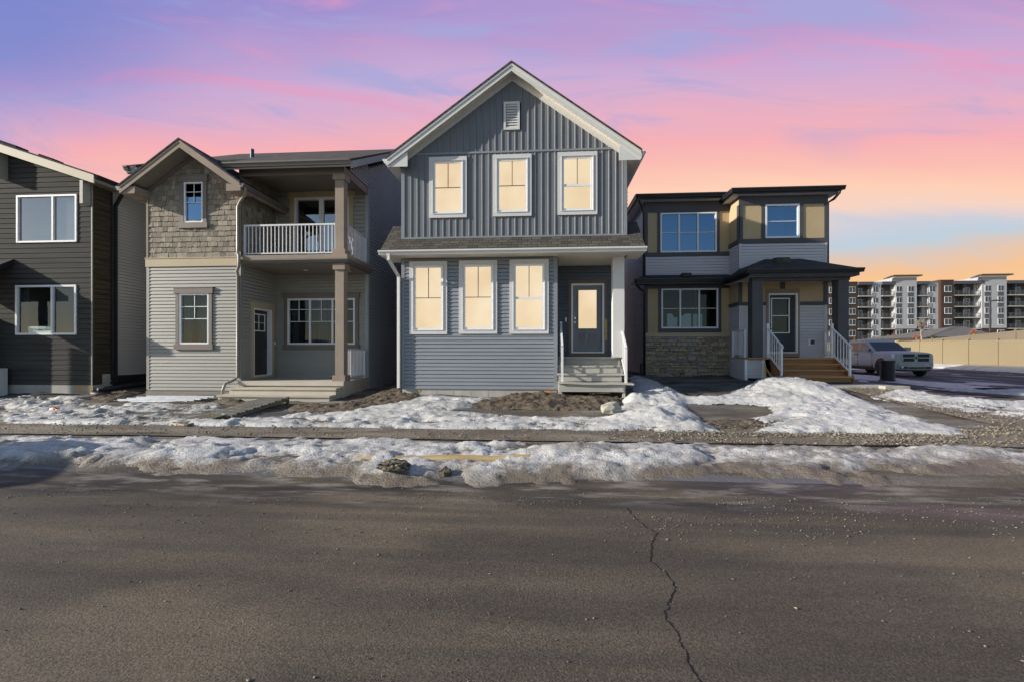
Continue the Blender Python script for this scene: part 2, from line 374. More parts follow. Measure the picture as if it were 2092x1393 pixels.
def batten(mb, w, u0, u1, zlo, ztop, pitch=.178, holes=(), bw=.05, bd=.021):
    us = [u0]; x = u0+pitch*.5; 
    while x < u1-.02: us += [x-bw/2, x+bw/2]; x += pitch
    us.append(u1)
    for i in range(len(us)-1):
        a, b = us[i], us[i+1]; rib = i % 2 == 1; m = (a+b)/2
        hs = [(h[2], h[3]) for h in holes if h[0] < m < h[1]]
        for za, zb in spans(zlo, min(ztop(a), ztop(b)), hs):
            ta = ztop(a) if zb > min(ztop(a), ztop(b))-1e-6 else zb; tb = ztop(b) if zb > min(ztop(a), ztop(b))-1e-6 else zb
            if rib:
                c = .012
                mb.poly([w.p(a,za,.004), w.p(a+c,za,bd), w.p(a+c,ta,bd), w.p(a,ta,.004)])
                mb.poly([w.p(a+c,za,bd), w.p(b-c,za,bd), w.p(b-c,tb,bd), w.p(a+c,ta,bd)])
                mb.poly([w.p(b-c,za,bd), w.p(b,za,.004), w.p(b,tb,.004), w.p(b-c,tb,bd)])
            else: mb.poly([w.p(a,za,.004), w.p(b,za,.004), w.p(b,tb,.004), w.p(a,ta,.004)])
    return mb
def window(w, par, r, mull=(), horiz=(), vert=(), fw=.055, glassm=None, litm=False, trim=None, tm=None, room=1.6, rail=(), curtain=None, name='window', back=None):
    """r = outer frame rectangle (u0,u1,z0,z1). mull: u fractions; horiz: (z fraction, u frac a, b); vert: (u fraction, z frac a, b)"""
    u0, u1, z0, z1 = r; du, dz = u1-u0, z1-z0; mb = MB(); o0, o1 = -.05, .035
    w.box(mb, u0, u0+fw, z0, z1, o0, o1); w.box(mb, u1-fw, u1, z0, z1, o0, o1)
    w.box(mb, u0+fw, u1-fw, z0, z0+fw, o0, o1-.002); w.box(mb, u0+fw, u1-fw, z1-fw, z1, o0, o1-.002)
    for m in mull: w.box(mb, u0+du*m-fw*.5, u0+du*m+fw*.5, z0+fw, z1-fw, o0, o1-.004)
    for m in rail: w.box(mb, u0+fw, u1-fw, z0+dz*m-.03, z0+dz*m+.03, o0, o1-.006)
    mq = MB() if litm else mb
    for (zf, a, b) in horiz: w.box(mq, max(u0+fw, u0+du*a), min(u1-fw, u0+du*b), z0+dz*zf-.010, z0+dz*zf+.010, -.012, .004)
    for (uf, a, b) in vert: w.box(mq, u0+du*uf-.010, u0+du*uf+.010, max(z0+fw, z0+dz*a), min(z1-fw, z0+dz*b), -.012, .004)
    wo_ = mb.build(name, frame_white, par)
    if litm: mq.build('grille_bars', bar_backlit, wo_)
    a, b, c, d = u0+fw*.6, u1-fw*.6, z0+fw*.6, z1-fw*.6
    p = MB(); p.poly([w.p(a,c,-.022), w.p(b,c,-.022), w.p(b,d,-.022), w.p(a,d,-.022)]); p.build('pane', lit if litm else (glassm or glass_clear), wo_)
    if not litm:
        q = MB(); e = .3; a, b, c, d = u0-e*.2, u1+e*.2, z0-e*.1, z1+e*.1; rm = room
        q.poly([w.p(a,c,-rm), w.p(b,c,-rm), w.p(b,d,-rm), w.p(a,d,-rm)])
        for (s0, s1) in (((a,c),(b,c)), ((b,c),(b,d)), ((b,d),(a,d)), ((a,d),(a,c))):
            q.poly([w.p(s0[0],s0[1],-.05), w.p(s1[0],s1[1],-.05), w.p(s1[0],s1[1],-rm), w.p(s0[0],s0[1],-rm)])
        q.build('room_lining', back or interior_dark, wo_)
        if curtain:
            for (f0, f1, cm) in curtain:
                cb = MB(); k = max(2, int((f1-f0)*du/.05)); 
                for i in range(k):
                    x0 = u0+du*(f0+(f1-f0)*i/k); x1 = u0+du*(f0+(f1-f0)*(i+1)/k); oa = -.16-.03*(i % 2); ob = -.16-.03*((i+1) % 2)
                    cb.poly([w.p(x0,z0-.02,oa), w.p(x1,z0-.02,ob), w.p(x1,z1+.02,ob), w.p(x0,z1+.02,oa)])
                cb.build('curtain', cm, wo_, True)
    if trim:
        t, hd, sl = trim                                     # side width, head height, sill height
        mb = MB(); e = .02 if hd > t*1.15 else 0
        w.box(mb, u0-t, u0, z0, z1, -.01, .045); w.box(mb, u1, u1+t, z0, z1, -.01, .045)
        w.box(mb, u0-t-e*2, u1+t+e*2, z1, z1+hd, -.01, .048+e); w.box(mb, u0-t-e*2, u1+t+e*2, z0-sl, z0, -.01, .048+e)
        if e: w.box(mb, u0-t-e*3, u1+t+e*3, z1+hd, z1+hd+.02, -.01, .06+e)
        else:
            w.box(mb, u0-.018, u0, z0, z1, .045, .062); w.box(mb, u1, u1+.018, z0, z1, .045, .062); w.box(mb, u0-.018, u1+.018, z1, z1+.018, .048, .063); w.box(mb, u0-.018, u1+.018, z0-.018, z0, .048, .063)
        mb.build('trim', tm or trim_white, wo_)
    return wo_
def hole(r, e=.012): return (r[0]-e, r[1]+e, r[2]-e, r[3]+e)
def roofslab(top, th): # top: 4 corner points CCW from above
    mb = MB(); mb.hexa([(p[0],p[1],p[2]-th) for p in top], top); return mb
def picket_rail(par, p0, p1, h, n, name='railing', post=True, mat=None, gap=.09, br=.011):
    """straight guard rail between two base points; balusters are sub-parts"""
    mat = mat or metal_rail; p0 = Vector(p0); p1 = Vector(p1); mb = MB(); up_ = Vector((0,0,1))
    mb.tube([p0+up_*h, p1+up_*h], .024, square=True); mb.tube([p0+up_*gap, p1+up_*gap], .018, square=True)
    if post:
        mb.tube([p0, p0+up_*(h+.02)], .028, square=True); mb.tube([p1, p1+up_*(h+.02)], .028, square=True)
    r = mb.build(name, mat, par); me = None
    for i in range(n):
        q = p0.lerp(p1, (i+1)/(n+1)); b = MB(); b.tube([q+up_*(gap+.01), q+up_*(h-.015)], br, square=True); b.build('baluster', mat, r)
    return r
# ================================================================== house in the middle: blue grey, tall gable, lit windows
def corner(mb, w, u, z0, z1, wd=.09, side=1, pr=.022):     # corner post strip on a wall
    w.box(mb, u if side > 0 else u-wd, u+wd if side > 0 else u, z0, z1, -.02, pr)
def gutter_x(mb, x0, x1, y, z, h=.12, d=.11):               # eaves trough along X, front face at y-d
    mb.prism([(x0,y,z),(x0,y,z-h),(x0,y-d*.55,z-h),(x0,y-d*.8,z-h*.45),(x0,y-d,z-h*.35),(x0,y-d,z)], (x1-x0,0,0)); return mb
def gutter_y(mb, y0, y1, x, z, sgn, h=.12, d=.11):
    mb.prism([(x,y0,z),(x,y0,z-h),(x+sgn*d*.55,y0,z-h),(x+sgn*d*.8,y0,z-h*.45),(x+sgn*d,y0,z-h*.35),(x+sgn*d,y0,z)], (0,y1-y0,0)); return mb

def house_mid():
    YF = 12.2; XL, XR = -3.88, 2.19; XC = (XL+XR)/2; YB = 24.0
    H = empty('house', (XC, YF, .5), 'tall blue-grey house with a white-edged gable and six glowing windows', 'house')
    w = Wall(0, YF, 1, 0)
    ZB = .60; ZS = 4.13; Z2 = 4.66; ZBELT = 6.93; ZAP = 9.02; SL = .717
    XD = w.px(1139, 600)[0]                                  # right end of the lower front wall
    # openings
    up_g = [(877,322,954,446), (1007,317,1086,443), (1139,312,1220,440)]
    lo_g = [(837,535,914,683), (938,533,1016,682), (1041,531,1121,682)]
    TW = .115
    def inner(q): a = w.rect(*q); return (a[0]+TW, a[1]-TW, a[2]+TW, a[3]-TW)
    up_r = [inner(q) for q in up_g]; lo_r = [inner(q) for q in lo_g]
    vent = w.rect(1029, 210, 1062, 267)
    # walls
    mb = MB(); lap(mb, w, XL, XD, ZB, ZS,   .102, .022, [hole(r) for r in lo_r])
    lw = mb.build('lower_wall', vinyl_blue, H)
    mb = MB(); corner(mb, w, XL, ZB, ZS, .09, 1); corner(mb, w, XD, ZB, ZS, .10, -1); mb.build('corner_trim', vinyl_blue, lw)
    zt = lambda x: ZAP-SL*abs(x-XC)
    mb = MB(); batten(mb, w, XL, XR, ZBELT+.03, zt, holes=[hole(vent, -.02)]); mb.build('gable_wall', vinyl_char, H)
    mb = MB(); batten(mb, w, XL, XR, Z2-.1, lambda x: ZBELT+.03, holes=[hole(r) for r in up_r]); uw = mb.build('upper_wall', vinyl_char, H)
    mb = MB(); w.box(mb, XL, XR, ZBELT, ZBELT+.05, -.01, .03); w.box(mb, XL-.0, XL+.09, Z2, ZBELT, -.02, .026); w.box(mb, XR-.09, XR, Z2, ZBELT, -.02, .026); w.box(mb, XL, XR, Z2-.02, Z2+.04, -.01, .024)
    mb.build('wall_trim', vinyl_blue, uw)
    # side and rear walls
    s1 = Wall(XL, YB, 0, -1); s2 = Wall(XR, YF+1.4, 0, 1)
    mb = MB(); lap(mb, s1, 0, YB-YF, ZB, 6.9, .102); mb.build('side_wall', vinyl_dark, H)
    mb = MB(); lap(mb, s2, 0, YB-YF-1.4, ZB, 6.9, .102); lap(mb, Wall(XR, YF, 0, 1), 0, 1.4, ZS, 6.9, .102); mb.build('side_wall', vinyl_dark, H)
    mb = MB(); mb.poly([(XR,YB,.3),(XL,YB,.3),(XL,YB,6.9),(XC,YB,9.0),(XR,YB,6.9)]); mb.build('rear_wall', vinyl_dark, H)
    mb = MB(); w.box(mb, XL+.02, XD-.02, .1, ZB+.01, -.25, -.012)
    for i in range(1, 9): w.box(mb, XL+.02+i*.47, XL+.028+i*.47, .1, ZB, -.02, -.008)
    mb.box(XL+.02, XL+.3, YF+.25, YB, .1, ZB); mb.box(XR-.3, XR-.02, YF+1.5, YB, .1, ZB); mb.build('foundation', concrete, H)
    mb = MB(); w.box(mb, XD-.33, XD-.16, .44, .575, -.012, -.004); w.box(mb, XL+.42, XL+.52, .52, .59, -.012, -.004); mb.build('foundation_stain', orange_stain, H)
    # windows
    for i, r in enumerate(up_r):
        window(w, H, r, horiz=[(.5, 0, 1)] if i < 2 else [], rail=[.47] if i == 2 else [], vert=[(.5, .5, 1)], litm=True, trim=(TW, TW, TW), tm=trim_white)
    for i, r in enumerate(lo_r):
        window(w, H, r, horiz=[(.5, 0, 1)] if i < 2 else [], rail=[.48] if i == 2 else [], vert=[(.5, .5, 1)], litm=True, trim=(TW, TW, TW), tm=trim_white)
    # gable vent
    mb = MB(); a, b, c, d = vent
    w.box(mb, a, a+.06, c, d, -.01, .05); w.box(mb, b-.06, b, c, d, -.01, .05); w.box(mb, a+.06, b-.06, c, c+.06, -.01, .048); w.box(mb, a+.06, b-.06, d-.06, d, -.01, .048)
    v = mb.build('gable_vent', trim_white, H); mb = MB(); n = 9; z = c+.06; st = (d-c-.12)/n
    for i in range(n): mb.poly([w.p(a+.06,z+i*st,.04), w.p(b-.06,z+i*st,.04), w.p(b-.06,z+(i+1)*st+.01,.005), w.p(a+.06,z+(i+1)*st+.01,.005)])
    mb.build('louvre', trim_white, v)
    # main roof
    YO = YF-.31; OV = .30
    zr = lambda x: 9.17-SL*abs(x-XC)
    th = .10
    mb = MB()
    for sg in (-1, 1):
        e = XC+sg*(3.035+OV+.03); z0 = 9.17+.03; z1 = zr(e)+.03
        a = [(XC,YO-.03,z0),(XC,YB+.3,z0),(e,YB+.3,z1),(e,YO-.03,z1)]
        if sg > 0: a = [a[0], a[3], a[2], a[1]]
        mb.hexa([(p[0],p[1],p[2]-.05) for p in a], a)
    rf = mb.build('roof', shingle_brown, H)
    mb = MB()                                                 # rake boards
    for sg in (-1, 1):
        e = XC+sg*(3.035+OV)
        mb.prism([(XC,YO,9.14),(e,YO,zr(e)-.03),(e,YO,zr(e)-.225),(XC,YO,8.945)], (0,.03,0))
        mb.prism([(XC,YO-.018,9.14),(e,YO-.018,zr(e)-.03),(e,YO-.018,zr(e)-.09),(XC,YO-.018,9.08)], (0,.018,0))
        f = XC+sg*3.035
        mb.prism([(e-sg*.0,YO+.03,zr(e)-.25),(e,YO+.03,zr(e)-.09),(f-sg*.25,YO+.03,zr(f-sg*.25)-.25),(f-sg*.25,YO+.03,zr(e)-.25)], (0,.02,0))
        mb.prism([(e,YO,zr(e)-.03),(e,YO,zr(e)-.22),(e,YB,zr(e)-.22),(e,YB,zr(e)-.03)], (sg*.02,0,0))
    mb.build('fascia', trim_white, rf)
    mb = MB()                                                 # sloped soffit under the rake + eave soffits
    for sg in (-1, 1):
        f = XC+sg*3.035; e = XC+sg*(3.035+OV)
        mb.poly([(XC,YO+.03,9.02),(f,YO+.03,9.02-SL*3.035),(f,YF,9.02-SL*3.035),(XC,YF,9.02)])
        mb.poly([(f,YO+.03,zr(e)-.22),(e,YO+.03,zr(e)-.22),(e,YB,zr(e)-.22),(f,YB,zr(e)-.22)])
    mb.build('soffit', soffit_cream, rf)
    mb = MB()                                                 # frieze boards on the wall under the rake
    for sg in (-1, 1):
        f = XC+sg*3.035
        mb.prism([(XC,YF-.035,9.02),(f,YF-.035,9.02-SL*3.035),(f,YF-.035,9.02-SL*3.035-.17),(XC,YF-.035,8.85)], (0,.033,0))
    mb.build('frieze', trim_white, rf)
    mb = MB()
    for sg in (-1, 1):
        e = XC+sg*(3.035+OV+.02); gutter_y(mb, YO+.02, YB, e, zr(e)-.02, sg, .12, .11)
    mb.build('gutter', trim_white, rf)
    # porch roof along the front
    gx0, gx1 = -4.30, 2.56; YG = 11.72; ZG = 4.24
    mb = MB()
    for (a, b, yb, zb) in ((gx0, XL-.001, 12.75, 5.17), (XL, XR, 12.215, 4.69), (XR+.001, gx1, 12.75, 5.17)):
        t = [(a,YG-.02,ZG),(b,YG-.02,ZG),(b,yb,zb),(a,yb,zb)]; mb.hexa([(p[0],p[1]+.03,p[2]-.06) for p in t], t)
    pr = mb.build('porch_roof', shingle_brown, H)
    mb = MB(); mb.box(gx0, gx1, YG, YG+.03, ZS-.02, ZG-.03)
    for sx_, x in ((1, gx0), (-1, gx1)): mb.prism([(x,YG+.03,ZS-.02),(x,YG+.03,ZG-.04),(x,12.74,5.10),(x,12.74,ZS-.02)], (sx_*.03,0,0))
    mb.build('fascia', trim_white, pr)
    mb = MB(); gutter_x(mb, gx0-.03, gx1+.03, YG-.002, ZG-.005, .115, .11); mb.build('gutter', trim_white, pr)
    mb = MB(); mb.poly([(gx0+.03,YG+.03,ZS),(gx1-.03,YG+.03,ZS),(gx1-.03,YF,ZS),(gx0+.03,YF,ZS)]); mb.poly([(gx0+.03,YF,ZS),(XL,YF,ZS),(XL,12.74,ZS),(gx0+.03,12.74,ZS)]); mb.poly([(XR,YF,ZS),(gx1-.03,YF,ZS),(gx1-.03,12.74,ZS),(XR,12.74,ZS)])
    mb.poly([(XD,YF,ZS),(XR,YF,ZS),(XR,13.6,ZS),(XD,13.6,ZS)]); mb.build('soffit', soffit_cream, pr)
    mb = MB(); x = XL-.16; mb.tube([(x-.02,YG-.05,ZS+.04),(x-.02,YG-.05,ZS-.12),(XL-.05,12.12,3.62),(XL-.05,12.12,ZB+.02)], .038, square=True); mb.build('downspout', trim_white, H)
    # recessed entry
    YE = 13.6; we = Wall(0, YE, 1, 0); ZD = 1.45
    dr = we.rect(1161, 572, 1240, 729); fr = we.rect(1167, 580, 1234, 721)
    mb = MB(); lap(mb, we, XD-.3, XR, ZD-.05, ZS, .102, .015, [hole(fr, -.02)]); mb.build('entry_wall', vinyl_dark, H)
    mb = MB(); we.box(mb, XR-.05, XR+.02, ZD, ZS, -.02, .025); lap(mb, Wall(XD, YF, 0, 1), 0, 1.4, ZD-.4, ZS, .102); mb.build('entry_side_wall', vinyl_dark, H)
    mb = MB(); a, b, c, d = dr; we.box(mb, a, fr[0], c-.02, d, -.01, .03); we.box(mb, fr[1], b, c-.02, d, -.01, .03); we.box(mb, fr[0], fr[1], fr[3], d, -.01, .028); we.box(mb, fr[0], fr[1], c-.02, fr[2], -.01, .028)
    mb.build('door_surround', trim_brown2, H)
    mb = MB(); a, b, c, d = fr; f = .05
    we.box(mb, a, a+f, c, d, -.12, .04); we.box(mb, b-f, b, c, d, -.12, .04); we.box(mb, a+f, b-f, d-f, d, -.12, .038); we.box(mb, a+f, b-f, c, c+.04, -.12, .05); mb.build('door_frame', frame_white, H)
    mb = MB(); ds = (a+f+.003, b-f-.003, c+.043, d-f-.003); gl = we.rect(1182, 593, 1219, 671)
    u0, u1, z0, z1 = ds; we.box(mb, u0, gl[0], z0, z1, -.075, -.03); we.box(mb, gl[1], u1, z0, z1, -.075, -.03); we.box(mb, gl[0], gl[1], z0, gl[2], -.075, -.03); we.box(mb, gl[0], gl[1], gl[3], z1, -.075, -.03)
    for q in ((1183,681,1196,701), (1203,681,1218,701)):
        r = we.rect(*q)
        for (k, o) in ((0, -.012), (.035, -.014), (.06, -.008)):
            we.box(mb, r[0]+k, r[1]-k, r[2]+k, r[2]+k+.018, -.04, o); we.box(mb, r[0]+k, r[1]-k, r[3]-k-.018, r[3]-k, -.04, o); we.box(mb, r[0]+k, r[0]+k+.018, r[2]+k+.018, r[3]-k-.018, -.04, o-.001); we.box(mb, r[1]-k-.018, r[1]-k, r[2]+k+.018, r[3]-k-.018, -.04, o-.001)
    dd = mb.build('door', door_grey, H)
    mb = MB(); e = .035; a, b, c, d = gl
    we.box(mb, a-e, a, c-e, d+e, -.03, -.012); we.box(mb, b, b+e, c-e, d+e, -.03, -.012); we.box(mb, a, b, d, d+e, -.03, -.013); we.box(mb, a, b, c-e, c, -.03, -.013); mb.build('glazing_bead', door_grey, dd)
    mb = MB(); we.box(mb, a, b, c, d, -.06, -.045); mb.build('pane', lit, dd)
    hu, hz = we.px(1175, 659); mb = MB(); mb.lathe([(.0,0),(.028,.0),(.028,.012),(0,.013)], (0,0,0), 12); mb.v = [we.p(hu+x, hz+y, -.03+z) for x, y, z in mb.v]
    mb.tube([we.p(hu,hz,-.02), we.p(hu,hz,.03), we.p(hu+.10,hz,.035)], .010); mb.tube([we.p(hu,hz+.13,-.03), we.p(hu,hz+.13,-.005)], .028, 12); mb.build('door_handle', chrome, dd)
    su, sz = we.px(1156, 653); mb = MB(); we.box(mb, su-.02, su+.02, sz-.06, sz+.06, .01, .03); mb.build('doorbell_plate', frame_white, H)
    # porch post
    a0 = 1.84; mb = MB(); mb.box(a0, a0+.30, 12.30, 12.60, ZD, ZS); mb.build('porch_post', trim_white, H)
    # wooden porch deck and steps
    xs0 = XD-.02
    mb = MB(); mb.box(xs0+.03, 2.15, 12.56, 13.58, ZD-.04, ZD); mb.box(xs0+.03, 2.13, 12.64, 13.58, ZD-.3, ZD-.042); dk = mb.build('porch_deck', wood_grey, H)
    st = [(12.27, 1.24, 0, .02), (11.98, 1.03, 0, .03), (11.66, .83, 0, .17)]
    prev = 12.6; pz = ZD-.04
    for i, (y, z, l, r) in enumerate(st):
        yb = (12.62, 12.30, 12.02)[i]
        mb = MB(); n = 14; x0, x1 = xs0+.02-l, 2.10+r
        top = []
        sag = .012 if i == 2 else .004
        for k in range(n):                                  # sagging tread
            a = x0+(x1-x0)*k/n; b = x0+(x1-x0)*(k+1)/n; za = z-sag*math.sin(math.pi*k/n)**2*2-(.03*max(0, k/n-.75)*4 if i == 2 else 0); zb = z-sag*math.sin(math.pi*(k+1)/n)**2*2-(.03*max(0, (k+1)/n-.75)*4 if i == 2 else 0)
            mb.hexa([(a,y,za-.045),(b,y,zb-.045),(b,yb,zb-.045),(a,yb,za-.045)], [(a,y,za),(b,y,zb),(b,yb,zb),(a,yb,za)])
        mb.box(x0+.02, 2.08+(.02 if i < 2 else -.06), yb-.005, yb+.02, z, (ZD-.042, 1.19, .975)[i]); mb.build('step', wood_grey, dk)
    mb = MB(); mb.box(xs0+.05, 2.02, 11.72, 11.75, .58, .765); mb.box(xs0+.03, xs0+.12, 11.75, 11.84, .1, .77); mb.box(2.0, 2.07, 11.75, 11.83, .1, .76); mb.box(xs0+.03, xs0+.07, 11.76, 12.19, .55, .76)
    mb.box(2.03, 2.07, 11.85, 12.6, .6, .77); mb.box(2.03, 2.07, 12.6, 13.5, .5, ZD-.045); mb.build('stringer', wood_grey, dk)
    # handrails
    for x, (y0, z0), (y1, z1) in ((w.px(1145, 700)[0]+.03, (11.78, .82), (12.62, ZD)), (2.09, (11.78, .79), (12.62, ZD))):
        mb = MB(); mb.tube([(x,y0,z0),(x,y0,z0+.92)], .028, square=True); mb.tube([(x,y1,z1),(x,y1,z1+.97)], .028, square=True)
        mb.tube([(x,y0-.03,z0+.90),(x,y1+.02,z1+.93)], .024, square=True); mb.tube([(x,y0,z0+.16),(x,y1,z1+.16)], .018, square=True)
        hr = mb.build('handrail', metal_white, H)
        for k in range(1, 7):
            q = k/7; y = y0+(y1-y0)*q; z = z0+(z1-z0)*q; mb = MB(); mb.tube([(x,y,z+.17),(x,y,z+.90)], .010, square=True); mb.build('baluster', metal_white, hr)
    return H
orange_stain = M('rusty_orange_stain', (.42,.33,.22), .9, vs=9, col2=(.62,.26,.03))
trim_brown2 = M('raw_door_surround', (.155,.120,.085), .6, var=.1, vs=2)
house_mid()
# a spirit level hung beside the door: its own thing
we_ = Wall(0, 13.6, 1, 0); r_ = we_.rect(1234.5, 652, 1240, 695); mb = MB(); we_.box(mb, r_[0], r_[1], r_[2], r_[3], .031, .055)
lv = mb.build('board_offcut', wood_yellow); tag(lv, 'narrow tan board hung upright on the wall right of the grey glazed front door', 'board')

# ================================================================== house with shingled gable and balcony
def shakes(mb, w, u0, u1, z0, ztop, holes=(), ex=.155, d=.022):
    rnd = random.Random(3); z = z0; row = 0
    zmax = max(ztop(u0), ztop((u0+u1)/2), ztop(u1))
    while z < zmax:
        x = u0-rnd.uniform(0, .1)
        while x < u1:
            wd = rnd.uniform(.07, .19); a, b = max(u0, x)+.003, min(u1, x+wd)-.003; x += wd
            if b-a < .02: continue
            m = (a+b)/2; zm = z+ex*.5
            if any(h[0] < m < h[1] and h[2] < zm < h[3] for h in holes): continue
            t0 = min(z+ex+.02, ztop(a)); t1 = min(z+ex+.02, ztop(b)); bz = z-rnd.uniform(0, .018)
            if t0 <= bz+.01 or t1 <= bz+.01: continue
            dd = d+rnd.uniform(-.005, .008)
            P = [w.p(a,bz,dd), w.p(b,bz,dd), w.p(b,t1,.004), w.p(a,t0,.004)]; Q = [w.p(a,bz,0), w.p(b,bz,0), w.p(b,t1,0), w.p(a,t0,0)]
            mb.hexa([P[0],P[1],Q[1],Q[0]], [P[3],P[2],Q[2],Q[3]])
        z += ex; row += 1
    return mb

def house_balcony():
    YF, YR, YB = 12.85, 14.62, 24.5; XL, XB, XR = -11.87, -8.91, -5.77; XC = (XL+XB)/2
    H = empty('house', (-8.8, YF, .4), 'sage-grey house with a shake-shingled gable and a railed balcony over its porch', 'house')
    w = Wall(0, YF, 1, 0); wr = Wall(0, YR, 1, 0); wp = Wall(XB, YF, 0, 1)
    ZB = .46; ZT0, ZT1 = 4.12, 4.36; ZP = .75; SL = .70
    # gable bay
    gw = w.rect(377, 373, 416, 456); lw = w.rect(367, 600, 428, 703)
    mb = MB(); lap(mb, w, XL, XB, ZB, ZT0,   .102, .022, [hole(lw)]); a = mb.build('lower_wall', vinyl_sage, H)
    mb = MB(); corner(mb, w, XL, ZB, ZT0, .09); corner(mb, w, XB, ZB, ZT0, .07, -1); mb.build('corner_trim', vinyl_sage, a)
    mb = MB(); w.box(mb, XL-.02, XB+.02, ZT0, ZT1, -.02, .04); w.box(mb, XL-.03, XB+.03, ZT1, ZT1+.025, -.02, .055); mb.build('band_board', trim_sand, H)
    zt = lambda x: 7.42-SL*abs(x-XC)
    mb = MB(); w.box(mb, XL, XB, ZT1, 6.1, -.03, -.002) if False else None
    shakes(mb, w, XL+.07, XB-.07, ZT1+.04, zt, [hole(gw, .0)]); a = mb.build('shingle_wall', shake_m, H)
    mb = MB()                                                  # backing behind the shingles, cut round the window
    for (p, q, z0, z1) in ((XL, gw[0], ZT1, 6.2), (gw[1], XB, ZT1, 6.2), (gw[0], gw[1], ZT1, gw[2]), (gw[0], gw[1], gw[3], 6.2)): w.box(mb, p, q, z0, z1, -.03, -.002)
    mb.prism([(XL,YF+.002,6.2),(XB,YF+.002,6.2),(XC,YF+.002,7.42)], (0,.03,0)); corner(mb, w, XL, ZT1, 6.2, .065, 1, .03); corner(mb, w, XB, ZT1, 6.2, .065, -1, .03); mb.build('corner_trim', post_stucco, a)
    window(w, H, gw, horiz=[(.5,0,1), (.76,0,1)], vert=[(.5,.5,1)], glassm=glass_blue, trim=(.115,.18,.16), tm=trim_brown, fw=.05)
    window(w, H, lw, horiz=[(.5,0,1), (.74,0,1)], vert=[(.5,.5,1)], glassm=glass_clear, trim=(.10,.16,.16), tm=trim_brown, fw=.05, curtain=[(-.05,.28,green_cur), (.5,1.05,green_cur)])
    mb = MB(); w.box(mb, XL+.02, XB-.02, .1, ZB, -.3, -.01); mb.box(XL+.02, XL+.3, YF+.3, YB, .1, ZB); mb.box(XR-.3, XR-.02, YR, YB, .1, .45); mb.build('foundation', concrete, H)
    mb = MB(); w.box(mb, XL-.02, XB+.02, .28, .43, -.02, .02); w.box(mb, XL-.25, XB-.1, .2, .29, .02, .06); mb.build('foundation_wrap', pipe_taupe, H)
    # bay roof with return eaves
    YO = YF-.55; zr = lambda x: 7.66-SL*abs(x-XC); hw = 1.48; ov = .33; yb = 17.0
    mb = MB()
    for sg in (-1, 1):
        e = XC+sg*(hw+ov+.03); t = [(XC,YO-.03,7.69),(XC,yb,7.69),(e,yb,zr(e)+.03),(e,YO-.03,zr(e)+.03)]
        if sg > 0: t = [t[0], t[3], t[2], t[1]]
        mb.hexa([(p[0],p[1],p[2]-.05) for p in t], t)
    rf = mb.build('gable_roof', shingle_black, H)
    mb = MB()
    for sg in (-1, 1):
        e = XC+sg*(hw+ov); f = XC+sg*(hw-.0)
        mb.prism([(XC,YO,7.63),(e,YO,zr(e)-.03),(e,YO,zr(e)-.24),(XC,YO,7.42)], (0,.03,0)); mb.prism([(XC,YO-.015,7.63),(e,YO-.015,zr(e)-.03),(e,YO-.015,zr(e)-.09),(XC,YO-.015,7.57)], (0,.015,0))
        mb.prism([(e,YO,zr(e)-.03),(e,YO,zr(e)-.24),(e,yb,zr(e)-.24),(e,yb,zr(e)-.03)], (sg*.02,0,0))
        mb.prism([(e,YO+.032,zr(e)-.24),(e,YO+.032,zr(e)-.12),(f-sg*.1,YO+.032,zr(e)-.02),(f-sg*.1,YO+.032,zr(e)-.24)], (0,.51,0))
    mb.build('fascia', post_stucco, rf)
    mb = MB()
    for sg in (-1, 1):
        f = XC+sg*hw; mb.poly([(XC,YO+.03,7.47),(f,YO+.03,7.47-SL*hw),(f,YF-.03,7.47-SL*hw),(XC,YF-.03,7.47)])
    mb.build('soffit', soffit_taupe, rf)
    mb = MB()
    for sg in (-1, 1):
        f = XC+sg*hw; mb.prism([(XC,YF-.045,7.46),(f,YF-.045,7.46-SL*hw),(f,YF-.045,7.46-SL*hw-.15),(XC,YF-.045,7.31)], (0,.035,0))
    mb.build('frieze', trim_brown, rf)
    mb = MB(); e = EV = hw+ov+.02
    gutter_y(mb, YO, 14.6, XC+e, zr(XC+e)-.02, 1); gutter_y(mb, YO, 17, XC-e, zr(XC-e)-.02, -1); mb.build('gutter', gutter_brown, rf)
    # bay side wall (shingles above, siding below) and main side walls
    dp = [wp.px(512, 614), wp.px(559, 622)]; u0, u1 = 13.27-YF, 14.44-YF; dz0, dz1 = .77, 3.13
    mb = MB(); lap(mb, wp, 0, YR-YF, ZP, 4.15, .102, .016, [(u0+.1, u1-.1, 0, dz1-.1)]); mb.build('porch_side_wall', vinyl_sage, H)
    mb = MB(); shakes(mb, wp, 0.02, YR-YF, 4.42, lambda x: 6.85); wp.box(mb, 0, YR-YF, 4.3, 6.9, -.03, -.001); mb.build('balcony_side_wall', shake_m, H)
    s2 = Wall(XR, YR, 0, 1); zs = lambda y: 7.03+.5*(y-12.5)-.2
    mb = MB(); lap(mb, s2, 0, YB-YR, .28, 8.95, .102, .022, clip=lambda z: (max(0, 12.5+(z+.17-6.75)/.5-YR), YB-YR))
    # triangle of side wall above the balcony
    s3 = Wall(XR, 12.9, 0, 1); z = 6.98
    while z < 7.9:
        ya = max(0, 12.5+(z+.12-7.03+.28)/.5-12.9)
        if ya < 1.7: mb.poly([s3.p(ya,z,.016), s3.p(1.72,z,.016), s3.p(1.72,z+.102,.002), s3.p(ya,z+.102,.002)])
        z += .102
    sw = mb.build('side_wall', vinyl_sage_lifted, H)
    mb = MB(); s2.box(mb, 0, .09, .28, 6.95, -.02, .024); wr.box(mb, XR-.09, XR, .28, 6.9, -.02, .024); mb.build('corner_trim', vinyl_sage_lifted, sw)
    mb = MB(); lap(mb, Wall(XL, YB, 0, -1), 0, YB-YF, ZB, 6.9, .102); mb.build('side_wall', vinyl_taupe, H)
